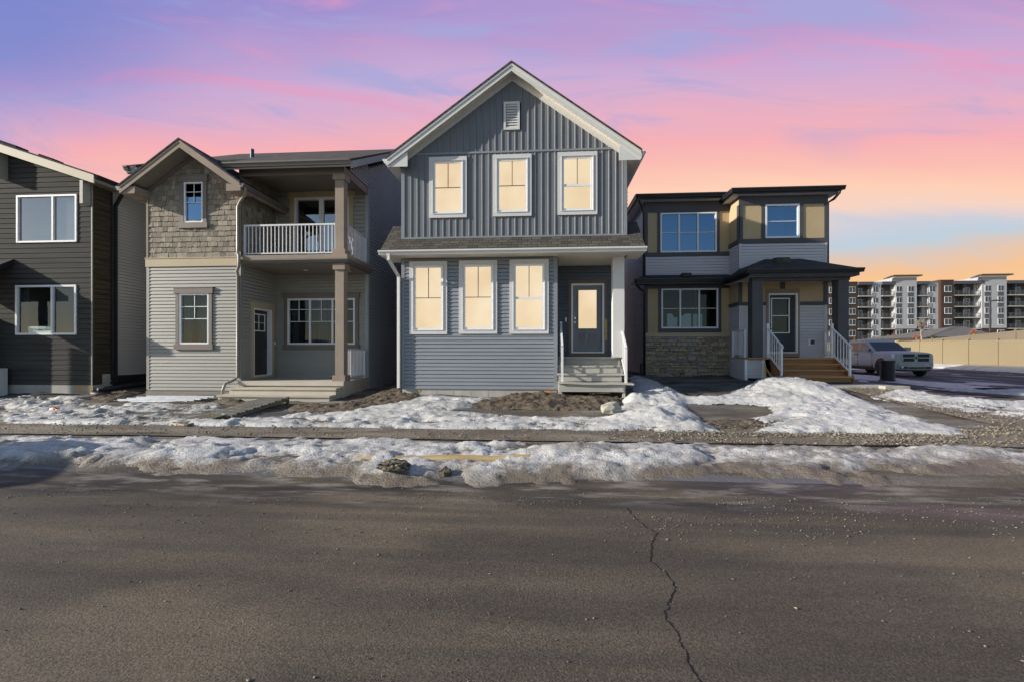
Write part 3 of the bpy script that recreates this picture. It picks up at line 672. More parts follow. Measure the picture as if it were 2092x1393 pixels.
    mb = MB(); mb.poly([(XR,YB,.3),(XL,YB,.3),(XL,YB,8),(XR,YB,8)]); mb.build('rear_wall', vinyl_dark, H)
    # recessed walls
    gpx = wr.rect(588, 610, 726, 704)
    mb = MB(); lap(mb, wr, XB, XR, ZP, 4.15, .102, .016, [hole(gpx)]); mb.build('porch_wall', vinyl_sage, H)
    window(wr, H, gpx, mull=(1/3, 2/3), horiz=[(.5,0,1), (.76,0,1)], vert=[(1/6,.5,1), (.5,.5,1), (5/6,.5,1)], glassm=glass_dark, trim=(.115,.16,.16), tm=trim_brown, fw=.06, curtain=[(.02,.12,curtain_m), (.27,.34,curtain_m), (.42,.6,curtain_m)], room=2.2)
    # upper glazed sliding door
    sd = wr.rect(602, 404, 713, 540); sd = (sd[0], sd[1], 4.42, sd[3])
    mb = MB(); lap(mb, wr, XB, XR, 4.3, 6.92, .14, .016, [hole(sd)]); mb.build('balcony_wall', vinyl_sage, H)
    a, b, c, d = sd; mb = MB(); f = .07
    wr.box(mb, a, a+f, c, d, -.1, .03); wr.box(mb, b-f, b, c, d, -.1, .03); wr.box(mb, a+f, b-f, d-f, d, -.1, .028); wr.box(mb, a+f, b-f, c, c+.05, -.1, .04); m = (a+b)/2; wr.box(mb, m-.09, m-.02, c+.05, d-f, -.08, .012); wr.box(mb, m-.02, m+.05, c+.05, d-f, -.1, -.015)
    sdo = mb.build('sliding_door', frame_white, H)
    mb = MB(); mb.poly([wr.p(a+.04,c+.03,-.06), wr.p(b-.04,c+.03,-.06), wr.p(b-.04,d-.04,-.06), wr.p(a+.04,d-.04,-.06)]); mb.build('pane', glass_blue2, sdo)
    mb = MB(); wr.box(mb, m-.13, m-.11, c+.8, c+1.15, .012, .05); mb.build('handle', metal_black, sdo)
    mb = MB(); mb.box(a-.2, b+.2, YR+1.8, YR+1.83, 4.2, 6.9); mb.box(a-.2, b+.2, YR+.1, YR+1.8, 4.38, 4.41); mb.box(a-.2, b+.2, YR+.1, YR+1.8, 6.85, 6.88); mb.box(a-.22, a-.2, YR+.1, YR+1.8, 4.4, 6.86); mb.box(b+.2, b+.22, YR+.1, YR+1.8, 4.4, 6.86); mb.build('room_lining', interior_dark, sdo)
    mb = MB(); t = .15; wr.box(mb, a-t, a, c, d, -.01, .035); wr.box(mb, b, b+t, c, d, -.01, .035); wr.box(mb, a-t-.06, b+t+.06, d, d+.19, -.01, .045); mb.build('trim', trim_tan, sdo)
    # entry door in the porch side wall
    mb = MB(); t = .12; q0, q1 = u0, u1
    wp.box(mb, q0, q0+t, dz0, dz1, -.01, .03); wp.box(mb, q1-t, q1, dz0, dz1, -.01, .03); wp.box(mb, q0-.03, q1+.03, dz1-.19, dz1, -.01, .036); wp.box(mb, q0+t, q1-t, dz0, dz0+.07, -.01, .03); mb.build('door_surround', trim_sand, H)
    mb = MB(); i0, i1, j0, j1 = q0+t, q1-t, dz0+.07, dz1-.19; wp.box(mb, i0, i0+.03, j0, j1, -.16, .034); wp.box(mb, i1-.05, i1, j0, j1, -.16, .034); wp.box(mb, i0+.03, i1-.05, j1-.05, j1, -.16, .033); wp.box(mb, i0+.03, i1-.05, j0, j0+.03, -.16, .045); mb.build('door_frame', frame_white, H)
    i0 += .03; i1 -= .05; j0 += .03; j1 -= .05
    gu0, gu1, gz0, gz1 = i0+.16, i1-.16, j1-.62, j1-.14
    mb = MB(); wp.box(mb, i0, gu0, j0, j1, -.15, -.11); wp.box(mb, gu1, i1, j0, j1, -.15, -.11); wp.box(mb, gu0, gu1, j0, gz0, -.15, -.11); wp.box(mb, gu0, gu1, gz1, j1, -.15, -.11)
    for k in range(4): wp.box(mb, i0+.1+k*.17, i0+.22+k*.17, j0+.15, gz0-.12, -.11, -.104)
    dd = mb.build('door', door_char, H)
    mb = MB(); e = .035; wp.box(mb, gu0-e, gu0, gz0-e, gz1+e, -.11, -.09); wp.box(mb, gu1, gu1+e, gz0-e, gz1+e, -.11, -.09); wp.box(mb, gu0, gu1, gz1, gz1+e, -.11, -.091); wp.box(mb, gu0, gu1, gz0-e, gz0, -.11, -.091); wp.box(mb, gu0, gu1, (gz0+gz1)/2-.01, (gz0+gz1)/2+.01, -.12, -.1); wp.box(mb, (gu0+gu1)/2-.01, (gu0+gu1)/2+.01, gz0, gz1, -.121, -.101); mb.build('door_light_frame', frame_white, dd)
    mb = MB(); mb.poly([wp.p(gu0,gz0,-.13), wp.p(gu1,gz0,-.13), wp.p(gu1,gz1,-.13), wp.p(gu0,gz1,-.13)]); mb.build('pane', glass_dark, dd); mb = MB(); wp.box(mb, gu0-.05, gu1+.05, gz0-.05, gz1+.05, -.4, -.38); mb.build('room_lining', interior_dark, dd)
    mb = MB(); mb.tube([wp.p(i1-.08,1.75,-.11), wp.p(i1-.08,1.75,-.05), wp.p(i1-.2,1.75,-.05)], .012); mb.tube([wp.p(i1-.08,1.9,-.11), wp.p(i1-.08,1.9,-.08)], .03, 10); mb.build('door_handle', metal_black, dd)
    mb = MB(); wp.box(mb, q1+.03, q1+.08, 1.82, 1.93, .016, .035); mb.build('doorbell_plate', frame_white, H)
    # balcony floor, beam, ceilings
    XE = XR+.02
    mb = MB(); mb.box(XB+.001, XE+.05, YF-.06, YR, 4.14, 4.34); bf = mb.build('balcony_floor', trim_brown, H)
    mb = MB(); mb.box(XB+.02, XE+.12, YF-.16, YF-.06, 4.27, 4.39); mb.box(XE+.05, XE+.12, YF-.06, YR, 4.27, 4.385); mb.build('fascia', post_stucco, bf)
    mb = MB(); gutter_x(mb, XB-.02, XE+.14, YF-.06, 4.27, .10, .12); gutter_y(mb, YF-.06, YR, XE+.05, 4.27, 1, .10, .10); mb.build('gutter', gutter_brown, bf)
    mb = MB(); mb.poly([(XB,YF-.05,4.135),(XE,YF-.05,4.135),(XE,YR,4.135),(XB,YR,4.135)]); mb.build('soffit', soffit_taupe, bf)
    for (lx, ly) in ((-7.4, 13.7), (-6.15, 14.0)):
        mb = MB(); mb.lathe([(0,.0),(.075,0),(.075,.01),(.05,.012)], (lx,ly,4.118), 16); mb.build('downlight', frame_white, bf)
    mb = MB(); mb.box(XB-.05, XR, YF-.04, YF+.16, 6.74, 6.97); mb.box(XR-.2, XR-.002, YF+.16, YR-.02, 6.74, 6.969); bm_ = mb.build('balcony_beam', trim_brown, H)
    mb = MB(); mb.poly([(XB-.1,YF+.16,6.9),(XR-.2,YF+.16,6.9),(XR-.2,YR,6.9),(XB-.1,YR,6.9)]); mb.build('soffit', soffit_taupe, bm_)
    # columns
    cx0, cx1, cy0, cy1 = -6.05, -5.79, YF-.02, YF+.24
    for (z0, z1) in ((4.39, 6.74), (ZP, 4.135)):
        mb = MB(); mb.box(cx0, cx1, cy0, cy1, z0, z1); c = mb.build('column', post_stucco, H)
        mb = MB(); mb.box(cx0-.06, cx1+.06, cy0-.06, cy1+.06, z0, z0+.17); mb.box(cx0-.05, cx1+.05, cy0-.05, cy1+.05, z1-.17, z1-.001); mb.build('column_collar', post_stucco, c)
    # railings
    picket_rail(H, (XB+.06, YF+.08, 4.40), (cx0-.02, YF+.08, 4.40), .92, 23)
    picket_rail(H, (XR-.06, cy1+.05, 4.40), (XR-.06, YR-.04, 4.40), .92, 13)
    picket_rail(H, (XR-.10, cy1+.07, ZP), (XR-.10, YR-.05, ZP), .92, 12)
    # porch slab and steps
    mb = MB(); mb.box(XB-.03, XR+.02, YF-.12, YR, ZP-.13, ZP); mb.box(XB+.0, XR, YF-.04, YR-.001, .12, ZP-.132); pd = mb.build('porch_slab', concrete_step, H)
    for (dx, y, z) in ((-.09, 12.42, .575), (-.19, 12.10, .395)):
        mb = MB(); mb.box(XB+dx-.02, XR+dx*.35-.03, y, y+.42, z-.05, z); mb.box(XB+dx, XR+dx*.35-.05, y+.035, y+.42, .05, z-.052); mb.build('step', concrete_step, pd)
    # main roof
    x0, x1, ye, ze, yr_ = XL-.33, XR+.35, 12.50, 7.03, 17.5
    mb = MB(); zt_ = ze+.5*(yr_-ye)
    for (xa_, xb_, ya_) in ((x0, XL-.001, ye), (XL, -9.25, YF+.9), (-9.249, x1, ye)):
        za_ = ze+.5*(ya_-ye); t = [(xa_,ya_-.02,za_),(xb_,ya_-.02,za_),(xb_,yr_,zt_),(xa_,yr_,zt_)]; mb.hexa([(p[0],p[1],p[2]-.05) for p in t], t)
    t = [(x0,yr_,zt_),(x1,yr_,zt_),(x1,22.5,ze),(x0,22.5,ze)]; mb.hexa([(p[0],p[1],p[2]-.05) for p in t], t); mr_ = mb.build('roof', shingle_brown, H)
    mb = MB(); mb.box(-9.249, x1-.003, ye, ye+.03, ze-.2, ze-.055); mb.box(x0, XL-.001, ye, ye+.03, ze-.2, ze-.055)
    for x in (x0, x1-.03): mb.prism([(x,ye+.03,ze-.25),(x,ye+.03,ze-.045),(x,yr_,zt_-.055),(x,yr_,zt_-.26)], (.03,0,0))
    mb.build('fascia', vinyl_sage_lifted, mr_)
    mb = MB(); gutter_x(mb, -9.2, x1-.02, ye, ze-.03, .13, .12); gutter_x(mb, x0, XL-.2, ye, ze-.03, .13, .12); mb.build('gutter', gutter_brown, mr_)
    mb = MB(); mb.poly([(-9.24,ye+.03,ze-.06),(x1-.03,ye+.03,ze-.06),(x1-.03,YF,ze-.06),(-9.24,YF,ze-.06)]); mb.prism([(XR+.001,ye+.04,ze-.2),(x1-.031,ye+.04,ze-.2),(x1-.031,yr_,zt_-.25),(XR+.001,yr_,zt_-.25)], (0,0,.01)); mb.build('soffit', soffit_taupe, mr_)
    px_, pz_ = at(515, 322, 14.6); mb = MB(); mb.tube([(px_,14.6,7.8),(px_,14.6,8.36)], .062, 12); mb.build('vent_pipe', pipe_grey, mr_)
    # downspouts
    mb = MB(); xg = XC+EV+.06; zg = zr(XC+EV)-.12; xd = -8.98; yd = YF-.06
    mb.tube([(xg,YO+.12,zg+.03),(xg,YO+.12,zg-.06),(xg-.10,YO+.25,zg-.16),(xd+.12,yd-.06,zg-.28),(xd,yd,zg-.42),(xd,yd,4.6),(xd+.05,yd-.08,4.45),(xd+.15,yd-.16,4.38),(xd+.15,yd-.16,4.08),(xd+.02,yd-.06,3.95),(xd,yd,3.8),(xd,yd,.86),(xd-.08,yd-.1,.76),(xd-.2,yd-.25,.68),(xd-.24,yd-.3,.5),(xd-.24,yd-.3,.22)], .042, 10)
    mb.build('downspout', pipe_taupe, H, True)
    return H
pipe_grey = M('grey_vent_pipe', (.055,.075,.095), .5)
glass_blue2 = glass('balcony_glass', (.45,.5,.55), .26)
house_balcony()
vent_black = M('matte_black_vent', (.02,.022,.026), .9, spec=.1)
# ================================================================== dark house at the left edge
def house_dark():
    YF, YJ, YB = 13.0, 13.62, 25.0; XR = -13.77; XL = -19.87; XC = (XL+XR)/2
    H = empty('house', (XC, YF, .4), 'charcoal plank-clad house with a low cream-edged gable and wide sliding windows', 'house')
    w = Wall(0, YF, 1, 0); s = Wall(XR, YF, 0, 1); ZB = .58; SL = .335
    wu = w.rect(35, 399, 158, 496); wl = w.rect(33, 583, 157, 684)
    zr = lambda x: 8.02-SL*abs(x-XC)
    wu2 = (XL+1.0, XL+2.9, wu[2], wu[3])
    mb = MB(); lap(mb, w, XL, XR, ZB, 7.9, .155, .014, [hole(wu), hole(wl)], clip=lambda z: (max(XL, XC-(7.86-z)/SL), min(XR, XC+(7.86-z)/SL)))
    a = mb.build('front_wall', plank_dark, H)
    mb = MB(); w.box(mb, XR-.035, XR, ZB, 6.8, -.02, .02); w.box(mb, XL, XL+.035, ZB, 6.8, -.02, .02); mb.build('corner_trim', vinyl_sage, a)
    mb = MB(); lap(mb, s, 0, YJ-YF+.02, ZB+.35, 6.9, .155, .012); mb.box(XR-.06, XR, YF, YJ, .6, ZB+.35); mb.build('side_wall', plank_brown, H)
    mb = MB(); lap(mb, Wall(XR, YJ, 0, 1), .0, YB-YJ, .85, 6.95, .102, .016); mb.build('side_wall', vinyl_taupe, H)
    mb = MB(); lap(mb, Wall(XL, YB, 0, -1), 0, YB-YF, .8, 6.9, .2, .014); mb.poly([(XR,YB,.3),(XL,YB,.3),(XL,YB,8),(XR,YB,8)]); mb.build('rear_wall', vinyl_taupe, H)
    mb = MB(); s.box(mb, YJ-YF-.06, YJ-YF, .7, 6.8, -.02, .03); mb.build('corner_trim', metal_black, H)
    mb = MB(); mb.box(XL+.02, XR-.0, YF-.01, YF+.3, .1, ZB); mb.box(XR-.3, XR+.01, YF+.3, YJ, .1, ZB+.32); mb.box(XR-.3, XR-.01, YJ, YB, .1, .86); mb.build('foundation', concrete, H)
    mb = MB(); mb.box(XR-.305, XR+.018, YJ+.05, YB, .1, .84); mb.build('foundation_wrap', fabric_blk, H)
    mb = MB(); w.box(mb, XR-.6, XR+.015, .36, ZB-.01, -.008, .016); mb.build('foundation_stain', stain_y, H)
    window(w, H, wu, mull=(.60,), glassm=glass_sky, fw=.055, room=.5, back=interior_mid)
    window(w, H, wl, mull=(.60,), glassm=glass_clear, fw=.06, room=2.0, curtain=[(-.03,.1,curtain_m)], back=interior_room)
    mb = MB(); a_, b_, c_, d_ = wu; w.box(mb, a_+(b_-a_)*.63, b_-.04, c_+.04, d_-.04, -.075, -.06); mb.build('blind', interior_mid, H)
    mb = MB(); a_, b_, c_, d_ = wl; w.box(mb, a_+(b_-a_)*.63, b_-.04, c_+.04, d_-.04, -.075, -.06); mb.build('blind', blind_grey, H)
    # faintly seen window across the room
    # roof
    YO = YF-.3; hw = 3.05; ov = .34; mb = MB()
    for sg in (-1, 1):
        e = XC+sg*(hw+ov); t = [(XC,YO-.02,8.05),(XC,YB,8.05),(e,YB,zr(e)+.03),(e,YO-.02,zr(e)+.03)] if False else [(XC,YO-.02,8.05),(XC,YJ+.1,8.05),(e,YJ+.1,zr(e)+.03),(e,YO-.02,zr(e)+.03)]
        if sg > 0: t = [t[0], t[3], t[2], t[1]]
        mb.hexa([(p[0],p[1],p[2]-.045) for p in t], t)
    rf = mb.build('gable_roof', shingle_black, H)
    mb = MB()
    for sg in (-1, 1):
        e = XC+sg*(hw+ov); mb.prism([(XC,YO,8.0),(e,YO,zr(e)-.015),(e,YO,zr(e)-.26),(XC,YO,7.76)], (0,.04,0))
    mb.build('fascia', trim_cream, rf)
    mb = MB()
    for sg in (-1, 1):
        e = XC+sg*(hw+ov); mb.poly([(XC,YO+.04,7.85),(e,YO+.04,zr(e)-.17),(e,YF,zr(e)-.17),(XC,YF,7.85)]); mb.prism([(e,YO+.04,zr(e)-.02),(e,YO+.04,zr(e)-.2),(e,YJ+.1,zr(e)-.2),(e,YJ+.1,zr(e)-.02)], (-sg*.02,0,0)); f = XC+sg*hw; mb.poly([(f,YO+.04,zr(e)-.2),(e,YO+.04,zr(e)-.2),(e,YJ,zr(e)-.2),(f,YJ,zr(e)-.2)])
    mb.build('soffit', soffit_taupe, rf)
    mb = MB(); e = XC+hw+ov; gutter_y(mb, YO+.03, YJ+.1, e, zr(e), 1, .11, .10); mb.build('gutter', metal_black, rf)
    mb = MB(); mb.tube([(e+.05,YJ,zr(e)-.08),(e+.05,YJ,zr(e)-.2),(XR+.06,YJ+.06,6.25),(XR+.06,YJ+.06,.75),(XR+.1,YJ-.1,.6)], .04, square=True); mb.build('downspout', metal_black, H)
    # main roof behind
    x0, x1, ye, ze, yr_ = XL-.4, -13.25, 13.72, 6.98, 18.5; zt_ = ze+.30*(yr_-ye)
    mb = MB(); t = [(x0,ye,ze),(x1,ye,ze),(x1-1.0,yr_,zt_),(x0+1,yr_,zt_)]; mb.hexa([(p[0],p[1],p[2]-.06) for p in t], t)
    mb.prism([(x1,ye,ze),(x1,YB,ze),(x1-1.0,yr_,zt_)], (0,0,-.06)); mb.prism([(x0,YB,ze),(x1,YB,ze),(x1-1,yr_,zt_),(x0+1,yr_,zt_)], (0,0,-.06)); mr_ = mb.build('roof', shingle_black, H)
    mb = MB(); gutter_y(mb, ye, YB, x1-.02, ze-.03, 1, .12, .1); mb.box(x1-.6, x1-.02, ye, YB, ze-.16, ze-.14); mb.build('gutter', metal_black, mr_)
    for (px, sz) in ((27, .34), (104, .26)):
        xx, zz = at(px, 300, 13.3); zz = zr(xx)+.03; mb = MB()
        ca, sa = math.cos(math.atan(SL)), -math.sin(math.atan(SL))
        def P(l, h, y): return (xx+l*ca-h*sa*1, 13.1+y, zz+l*sa+h*ca)
        mb.hexa([P(-sz,0,0), P(sz,0,0), P(sz,0,.4), P(-sz,0,.4)], [P(-sz*.9,sz*.3,.03), P(sz*.85,sz*.28,.03), P(sz*.85,sz*.28,.37), P(-sz*.9,sz*.3,.37)]); mb.build('roof_vent', vent_black, rf)
    # projecting brackets under the gable
    for pxa, pyA, pyB in ((163, 369, 416), (-9, 313, 363)):
        u, zt2 = w.px(pxa, pyA, .25); zb2 = w.px(pxa, pyB, .25)[1]; mb = MB(); w.box(mb, u, u+.10, zb2, zt2, -.01, .26); mb.build('bracket', vinyl_sage, H)
    # porch roof at the far left
    ux, uz = w.px(28, 534); mb = MB()
    mb.hexa([(ux-3.0,YF-1.5,uz-.98),(ux-.0,YF-1.5,uz-.98),(ux,YF-.01,uz-.02),(ux-3.0,YF-.01,uz-.02)], [(ux-3.0,YF-1.5,uz-.90),(ux,YF-1.5,uz-.90),(ux,YF-.01,uz+.06),(ux-3.0,YF-.01,uz+.06)]); po = mb.build('porch_roof', shingle_black, H)
    mb = MB(); mb.box(ux-3.02, ux+.03, YF-1.55, YF-1.5, uz-1.08, uz-.89); mb.prism([(ux,YF-1.5,uz-1.08),(ux,YF-1.5,uz-.90),(ux,YF-.02,uz+.055),(ux,YF-.02,uz-.1)], (.03,0,0)); mb.build('fascia', metal_black, po)
    mb = MB(); mb.box(ux-.75, ux-.6, YF-1.42, YF-1.27, .4, uz-.98); mb.box(ux-3.0, ux-2.85, YF-1.42, YF-1.27, .4, uz-.98); mb.build('porch_post', metal_black, H)
    mb = MB(); mb.box(ux-3.0, ux-.55, YF-1.45, YF-.02, .3, .8); u0 = w.px(6, 780, 1.0)[0]; mb.build('porch_slab', concrete, H)
    mb = MB(); mb.box(-19.5, -17.0, YF-.5, YF-.03, .3, 2.65); mb.build('shadow_box', plank_dark, H)  # unseen box added to throw the low shadow on the front wall
    # white post standing at the porch edge
    mb = MB(); u, z1 = w.px(2, 752, .2); mb.box(u-.12, u+.09, YF-.30, YF-.1, .25, z1); mb.build('white_pedestal', trim_white, H)
    return H, wl, w
stain_y = M('yellow_concrete_stain', (.40,.36,.28), .9, vs=5, col2=(.46,.31,.12))
glass_sky = glass('hazy_glass', (.55,.58,.62), .22)
interior_room = M('grey_room', (.15,.155,.165), .9, var=.35, vs=1.0)
blind_grey = M('grey_screen', (.10,.10,.105), .9, var=.1)
HA, wl, wA = house_dark()
# hand written sign standing in the lower window of the dark house
def sign():
    a, b, c, d = wl; u0, z0 = wA.px(54.5, 679); u1, z1 = wA.px(100, 666)
    mb = MB(); mb.prism([wA.p(u0,c+.06,-.045), wA.p(u1+.03,c+.06,-.045), wA.p(u1,c+.26,-.055), wA.p(u0-.03,c+.26,-.055)], (0,.004,0))
    s = mb.build('window_sign', paper); tag(s, 'small white hand-lettered address sign propped inside the lower window of the dark house', 'sign')
    cu = bpy.data.curves.new('lettering', 'FONT'); cu.body = '784 Emerson Drive'; cu.size = .105; cu.extrude = .001; cu.align_x = 'CENTER'; cu.align_y = 'CENTER'; cu.space_character = .95
    to = bpy.data.objects.new('t', cu); COL.objects.link(to); bpy.context.view_layer.update()
    me = bpy.data.meshes.new_from_object(to.evaluated_get(bpy.context.evaluated_depsgraph_get())); bpy.data.objects.remove(to)
    me.name = 'lettering'; me.materials.clear(); me.materials.append(ink); o = bpy.data.objects.new('lettering', me); COL.objects.link(o)
    wd = max(v.co.x for v in me.vertices)-min(v.co.x for v in me.vertices); k = (u1-u0)*.92/wd
    o.scale = (k, k*1.15, 1); o.rotation_euler = (R(90), 0, 0); o.location = ((u0+u1)/2, wA.o[1]+.041, c+.165); o.parent = s
sign()

# ================================================================== house with stone base at the right
def stones(mb, w, u0, u1, z0, z1):
    rnd = random.Random(11); z = z0
    while z < z1-.02:
        h = min(rnd.choice((.07, .10, .13, .17)), z1-z); x = u0
        if z1-z-h < .05: h = z1-z
        while x < u1-.01:
            wd = min(rnd.uniform(.14, .46), u1-x)
            if u1-x-wd < .08: wd = u1-x
            parts = [(z, z+h)] if (h < .12 or rnd.random() < .6) else [(z, z+h*.48), (z+h*.48, z+h)]
            for (a, b) in parts:
                o = rnd.uniform(.02, .075); g_ = .005; j = lambda: rnd.uniform(-.006, .006)
                A = [w.p(x+g_,a+g_,0), w.p(x+wd-g_,a+g_,0), w.p(x+wd-g_,b-g_,0), w.p(x+g_,b-g_,0)]
                e = .012; B = [w.p(x+g_+e+j(),a+g_+e+j(),o), w.p(x+wd-g_-e+j(),a+g_+e+j(),o+j()), w.p(x+wd-g_-e+j(),b-g_-e+j(),o), w.p(x+g_+e+j(),b-g_-e+j(),o+j())]
                mb.hexa(A, B)
            x += wd
        z += h
    return mb
def house_stone():
    YL, YP, YB = 17.8, 16.95, 29.0; X0, X1, X2 = 3.88, 7.02, 10.06
    H = empty('house', (7, YL, .7), 'boxy tan and pale-grey house with stone base, black flat-hipped roofs and cedar steps', 'house')
    w = Wall(0, YL, 1, 0); b = Wall(0, YP, 1, 0); sl = Wall(X0, YB, 0, -1); sb = Wall(X1, YL, 0, -1); sr = Wall(X2, YP, 0, 1)
    Z = lambda py, px=1404: w.px(px, py)[1]
    zst0, zst1, ztan, zu = .55, Z(688), Z(680), Z(671)
    zf0, zf1 = Z(590), Z(575); zsd0, zsd1 = Z(566), Z(524); zb1 = Z(516); zp1 = Z(434); ztop = Z(411)
    wu = w.rect(1349, 435, 1464, 516); wl = w.rect(1351, 590, 1467, 671)
    # left part, bottom to top
    mb = MB(); stones(mb, w, X0, X1, zst0, zst1); w.box(mb, X0, X1, zst0, zst1, -.05, -.001); mb.build('stone_base', stone_m, H)
    mb = MB(); w.box(mb, X0-.02, X1, zst1, ztan, -.02, .05); mb.build('sill_band', trim_sand, H)
    mb = MB()
    for (p, q, c, d) in ((X0, wl[0], ztan, zf0), (wl[1], X1, ztan, zf0), (wl[0], wl[1], ztan, wl[2]), (wl[0], wl[1], wl[3], zf0), (X0, wu[0], zb1, zp1), (wu[1], X1, zb1, zp1)): w.box(mb, p, q, c, d, -.03, 0)
    mb.build('tan_panel', panel_tan, H)
    mb = MB(); lap(mb, w, X0, X1, zsd0-.1, zsd1, .105, .015); pw = mb.build('siding_band', vinyl_white, H)
    mb = MB(); w.box(mb, X0, X0+.05, zsd0-.1, zsd1, -.01, .02); w.box(mb, X1-.03, X1, zsd0-.1, zsd1, -.01, .021); mb.build('corner_trim', vinyl_white, pw)
    mb = MB(); t = .11
    w.box(mb, X0-.02, X1, zf0, zf1+.1, -.02, .03); w.box(mb, X0-.02, X1, zsd1, zb1, -.02, .035); w.box(mb, X0-.02, X1, zp1, ztop, -.02, .03)
    for (r, c, d) in ((wl, zu-.005, zf0), (wu, zb1, zp1)):
        w.box(mb, r[0]-t, r[0], c, d, -.02, .028); w.box(mb, r[1], r[1]+t, c, d, -.02, .028); w.box(mb, X0-.02, X0+.10, c, d, -.02, .032)
    w.box(mb, wl[0]-t, wl[1]+t, zu-.16, zu-.005, -.02, .029); w.box(mb, X0-.02, X0+.10, ztan, zu-.005, -.02, .03)
    mb.build('dark_trim', trim_char, H)
    window(w, H, wu, mull=(1/3, 2/3), horiz=[(.5,0,1)], glassm=glass_blue, fw=.055, room=.8)
    window(w, H, wl, mull=(1/3, 2/3), horiz=[(.5,0,1)], glassm=glass_dark, fw=.055, room=1.8, curtain=[(.62,.72,curtain_m)])
    # bay part
    Zb = lambda py, px=1600: b.px(px, py)[1]
    c0, c1, c2, c3, c4 = Zb(545), Zb(497), Zb(488), Zb(418), Zb(399)
    bw = b.rect(1563, 418, 1633, 487)
    mb = MB(); lap(mb, b, X1, X2, c0-.2, c1, .105, .015); lap(mb, sb, 0, YL-YP, c0-.2, c1, .105, .015); pw = mb.build('bay_siding', vinyl_white, H)
    mb = MB(); b.box(mb, X1, X1+.09, c0-.2, c1, -.01, .021); b.box(mb, X2-.06, X2, c0-.2, c1, -.01, .021); mb.build('corner_trim', vinyl_white, pw)
    mb = MB(); b.box(mb, X1, bw[0], c2, c3, -.03, 0); b.box(mb, bw[1], X2, c2, c3, -.03, 0); sb.box(mb, 0, YL-YP, c2, c4-.0, -.03, 0); mb.build('bay_panel', panel_tan, H)
    mb = MB(); b.box(mb, X1-.03, X2+.02, c1, c2, -.02, .034); b.box(mb, X1-.0, X2+.02, c3, c4, -.02, .03); sb.box(mb, 0, YL-YP-.0, c1, c2, -.02, .034)
    for u in (X1-.0, bw[0]-.13, bw[1]+.0, X2-.10): b.box(mb, u, u+.13, c2, c3, -.02, .028)
    sb.box(mb, YL-YP-.12, YL-YP+.028, c2, c3, -.02, .026)
    mb.build('bay_trim', trim_char, H)
    window(b, H, bw, horiz=[(.5,0,1)], glassm=glass_blue, fw=.06, room=.9, curtain=[(-.02,.62,curtain_m)])
    # bay ground floor: entry wall
    e0 = Zb(729); d1, d2 = Zb(624), Zb(617); d3 = Zb(565)
    dr = b.rect(1565, 591, 1633, 728); fr = b.rect(1570, 600, 1629, 721)
    mb = MB(); lap(mb, b, X1, X2, 1.36, d1, .105, .014, [(dr[0]+.02, dr[1]-.02, 0, d2)]); lap(mb, sb, 0, YL-YP, .7, d1, .105, .014); ew = mb.build('entry_siding', vinyl_white, H)
    mb = MB(); b.box(mb, X1, X1+.1, 1.36, d1, -.01, .02); b.box(mb, X2-.1, X2, 1.36, d1, -.01, .02); mb.build('corner_trim', vinyl_white, ew)
    mb = MB(); b.box(mb, X1, dr[0], d2, d3+.3, -.03, 0); b.box(mb, dr[1], X2, d2, d3+.3, -.03, 0); b.box(mb, dr[0], dr[1], dr[3], d3+.3, -.03, 0); sb.box(mb, 0, YL-YP, d2, d3+.3, -.03, 0); mb.build('entry_panel', panel_tan, H)
    mb = MB()
    for p, q in ((X1-.02, dr[0]), (dr[1], X2+.02)): b.box(mb, p, q, d1, d2, -.02, .032)
    sb.box(mb, 0, YL-YP, d1, d2, -.02, .032); u = b.px(1594, 580)[0]; b.box(mb, u, u+.16, dr[3], d3+.3, -.02, .027); b.box(mb, X2-.12, X2+.01, d2, d3+.3, -.02, .028); b.box(mb, X1-.01, X1+.11, d2, d3+.3, -.02, .028); mb.build('entry_trim', trim_char, H)
    mb = MB(); a, c, d, f = dr; b.box(mb, a, fr[0], d, f, -.01, .036); b.box(mb, fr[1], c, d, f, -.01, .036); b.box(mb, fr[0], fr[1], fr[3], f, -.01, .034); b.box(mb, fr[0], fr[1], d, fr[2], -.01, .034); mb.build('door_surround', trim_sand2, H)
    a, c, d, f = fr; mb = MB(); k = .055; b.box(mb, a, a+.03, d, f, -.12, .04); b.box(mb, c-k, c, d, f, -.12, .04); b.box(mb, a+.03, c-k, f-k, f, -.12, .038); b.box(mb, a+.03, c-k, d, d+.04, -.12, .05); mb.build('door_frame', frame_white, H)
    g_ = b.rect(1578, 611, 1612, 679); u0, u1, z0, z1 = a+.033, c-k-.003, d+.043, f-k-.003
    mb = MB(); b.box(mb, u0, g_[0], z0, z1, -.09, -.045); b.box(mb, g_[1], u1, z0, z1, -.09, -.045); b.box(mb, g_[0], g_[1], z0, g_[2], -.09, -.045); b.box(mb, g_[0], g_[1], g_[3], z1, -.09, -.045)
    b.box(mb, g_[0], g_[1], z0+.16, g_[2]-.16, -.05, -.038); dd = mb.build('door', door_char, H)
    mb = MB(); e = .035; a, c, d, f = g_; b.box(mb, a-e, a, d-e, f+e, -.045, -.02); b.box(mb, c, c+e, d-e, f+e, -.045, -.02); b.box(mb, a, c, f, f+e, -.045, -.021); b.box(mb, a, c, d-e, d, -.045, -.021); b.box(mb, a, c, (d+f)/2-.015, (d+f)/2+.015, -.06, -.03); mb.build('door_light_frame', frame_white, dd)
    mb = MB(); mb.poly([b.p(a,d,-.07), b.p(c,d,-.07), b.p(c,f,-.07), b.p(a,f,-.07)]); mb.build('pane', glass_dark, dd); mb = MB(); b.box(mb, a-.3, c+.3, d-.3, f+.3, -.92, -.9); mb.build('room_lining', interior_dark, dd)
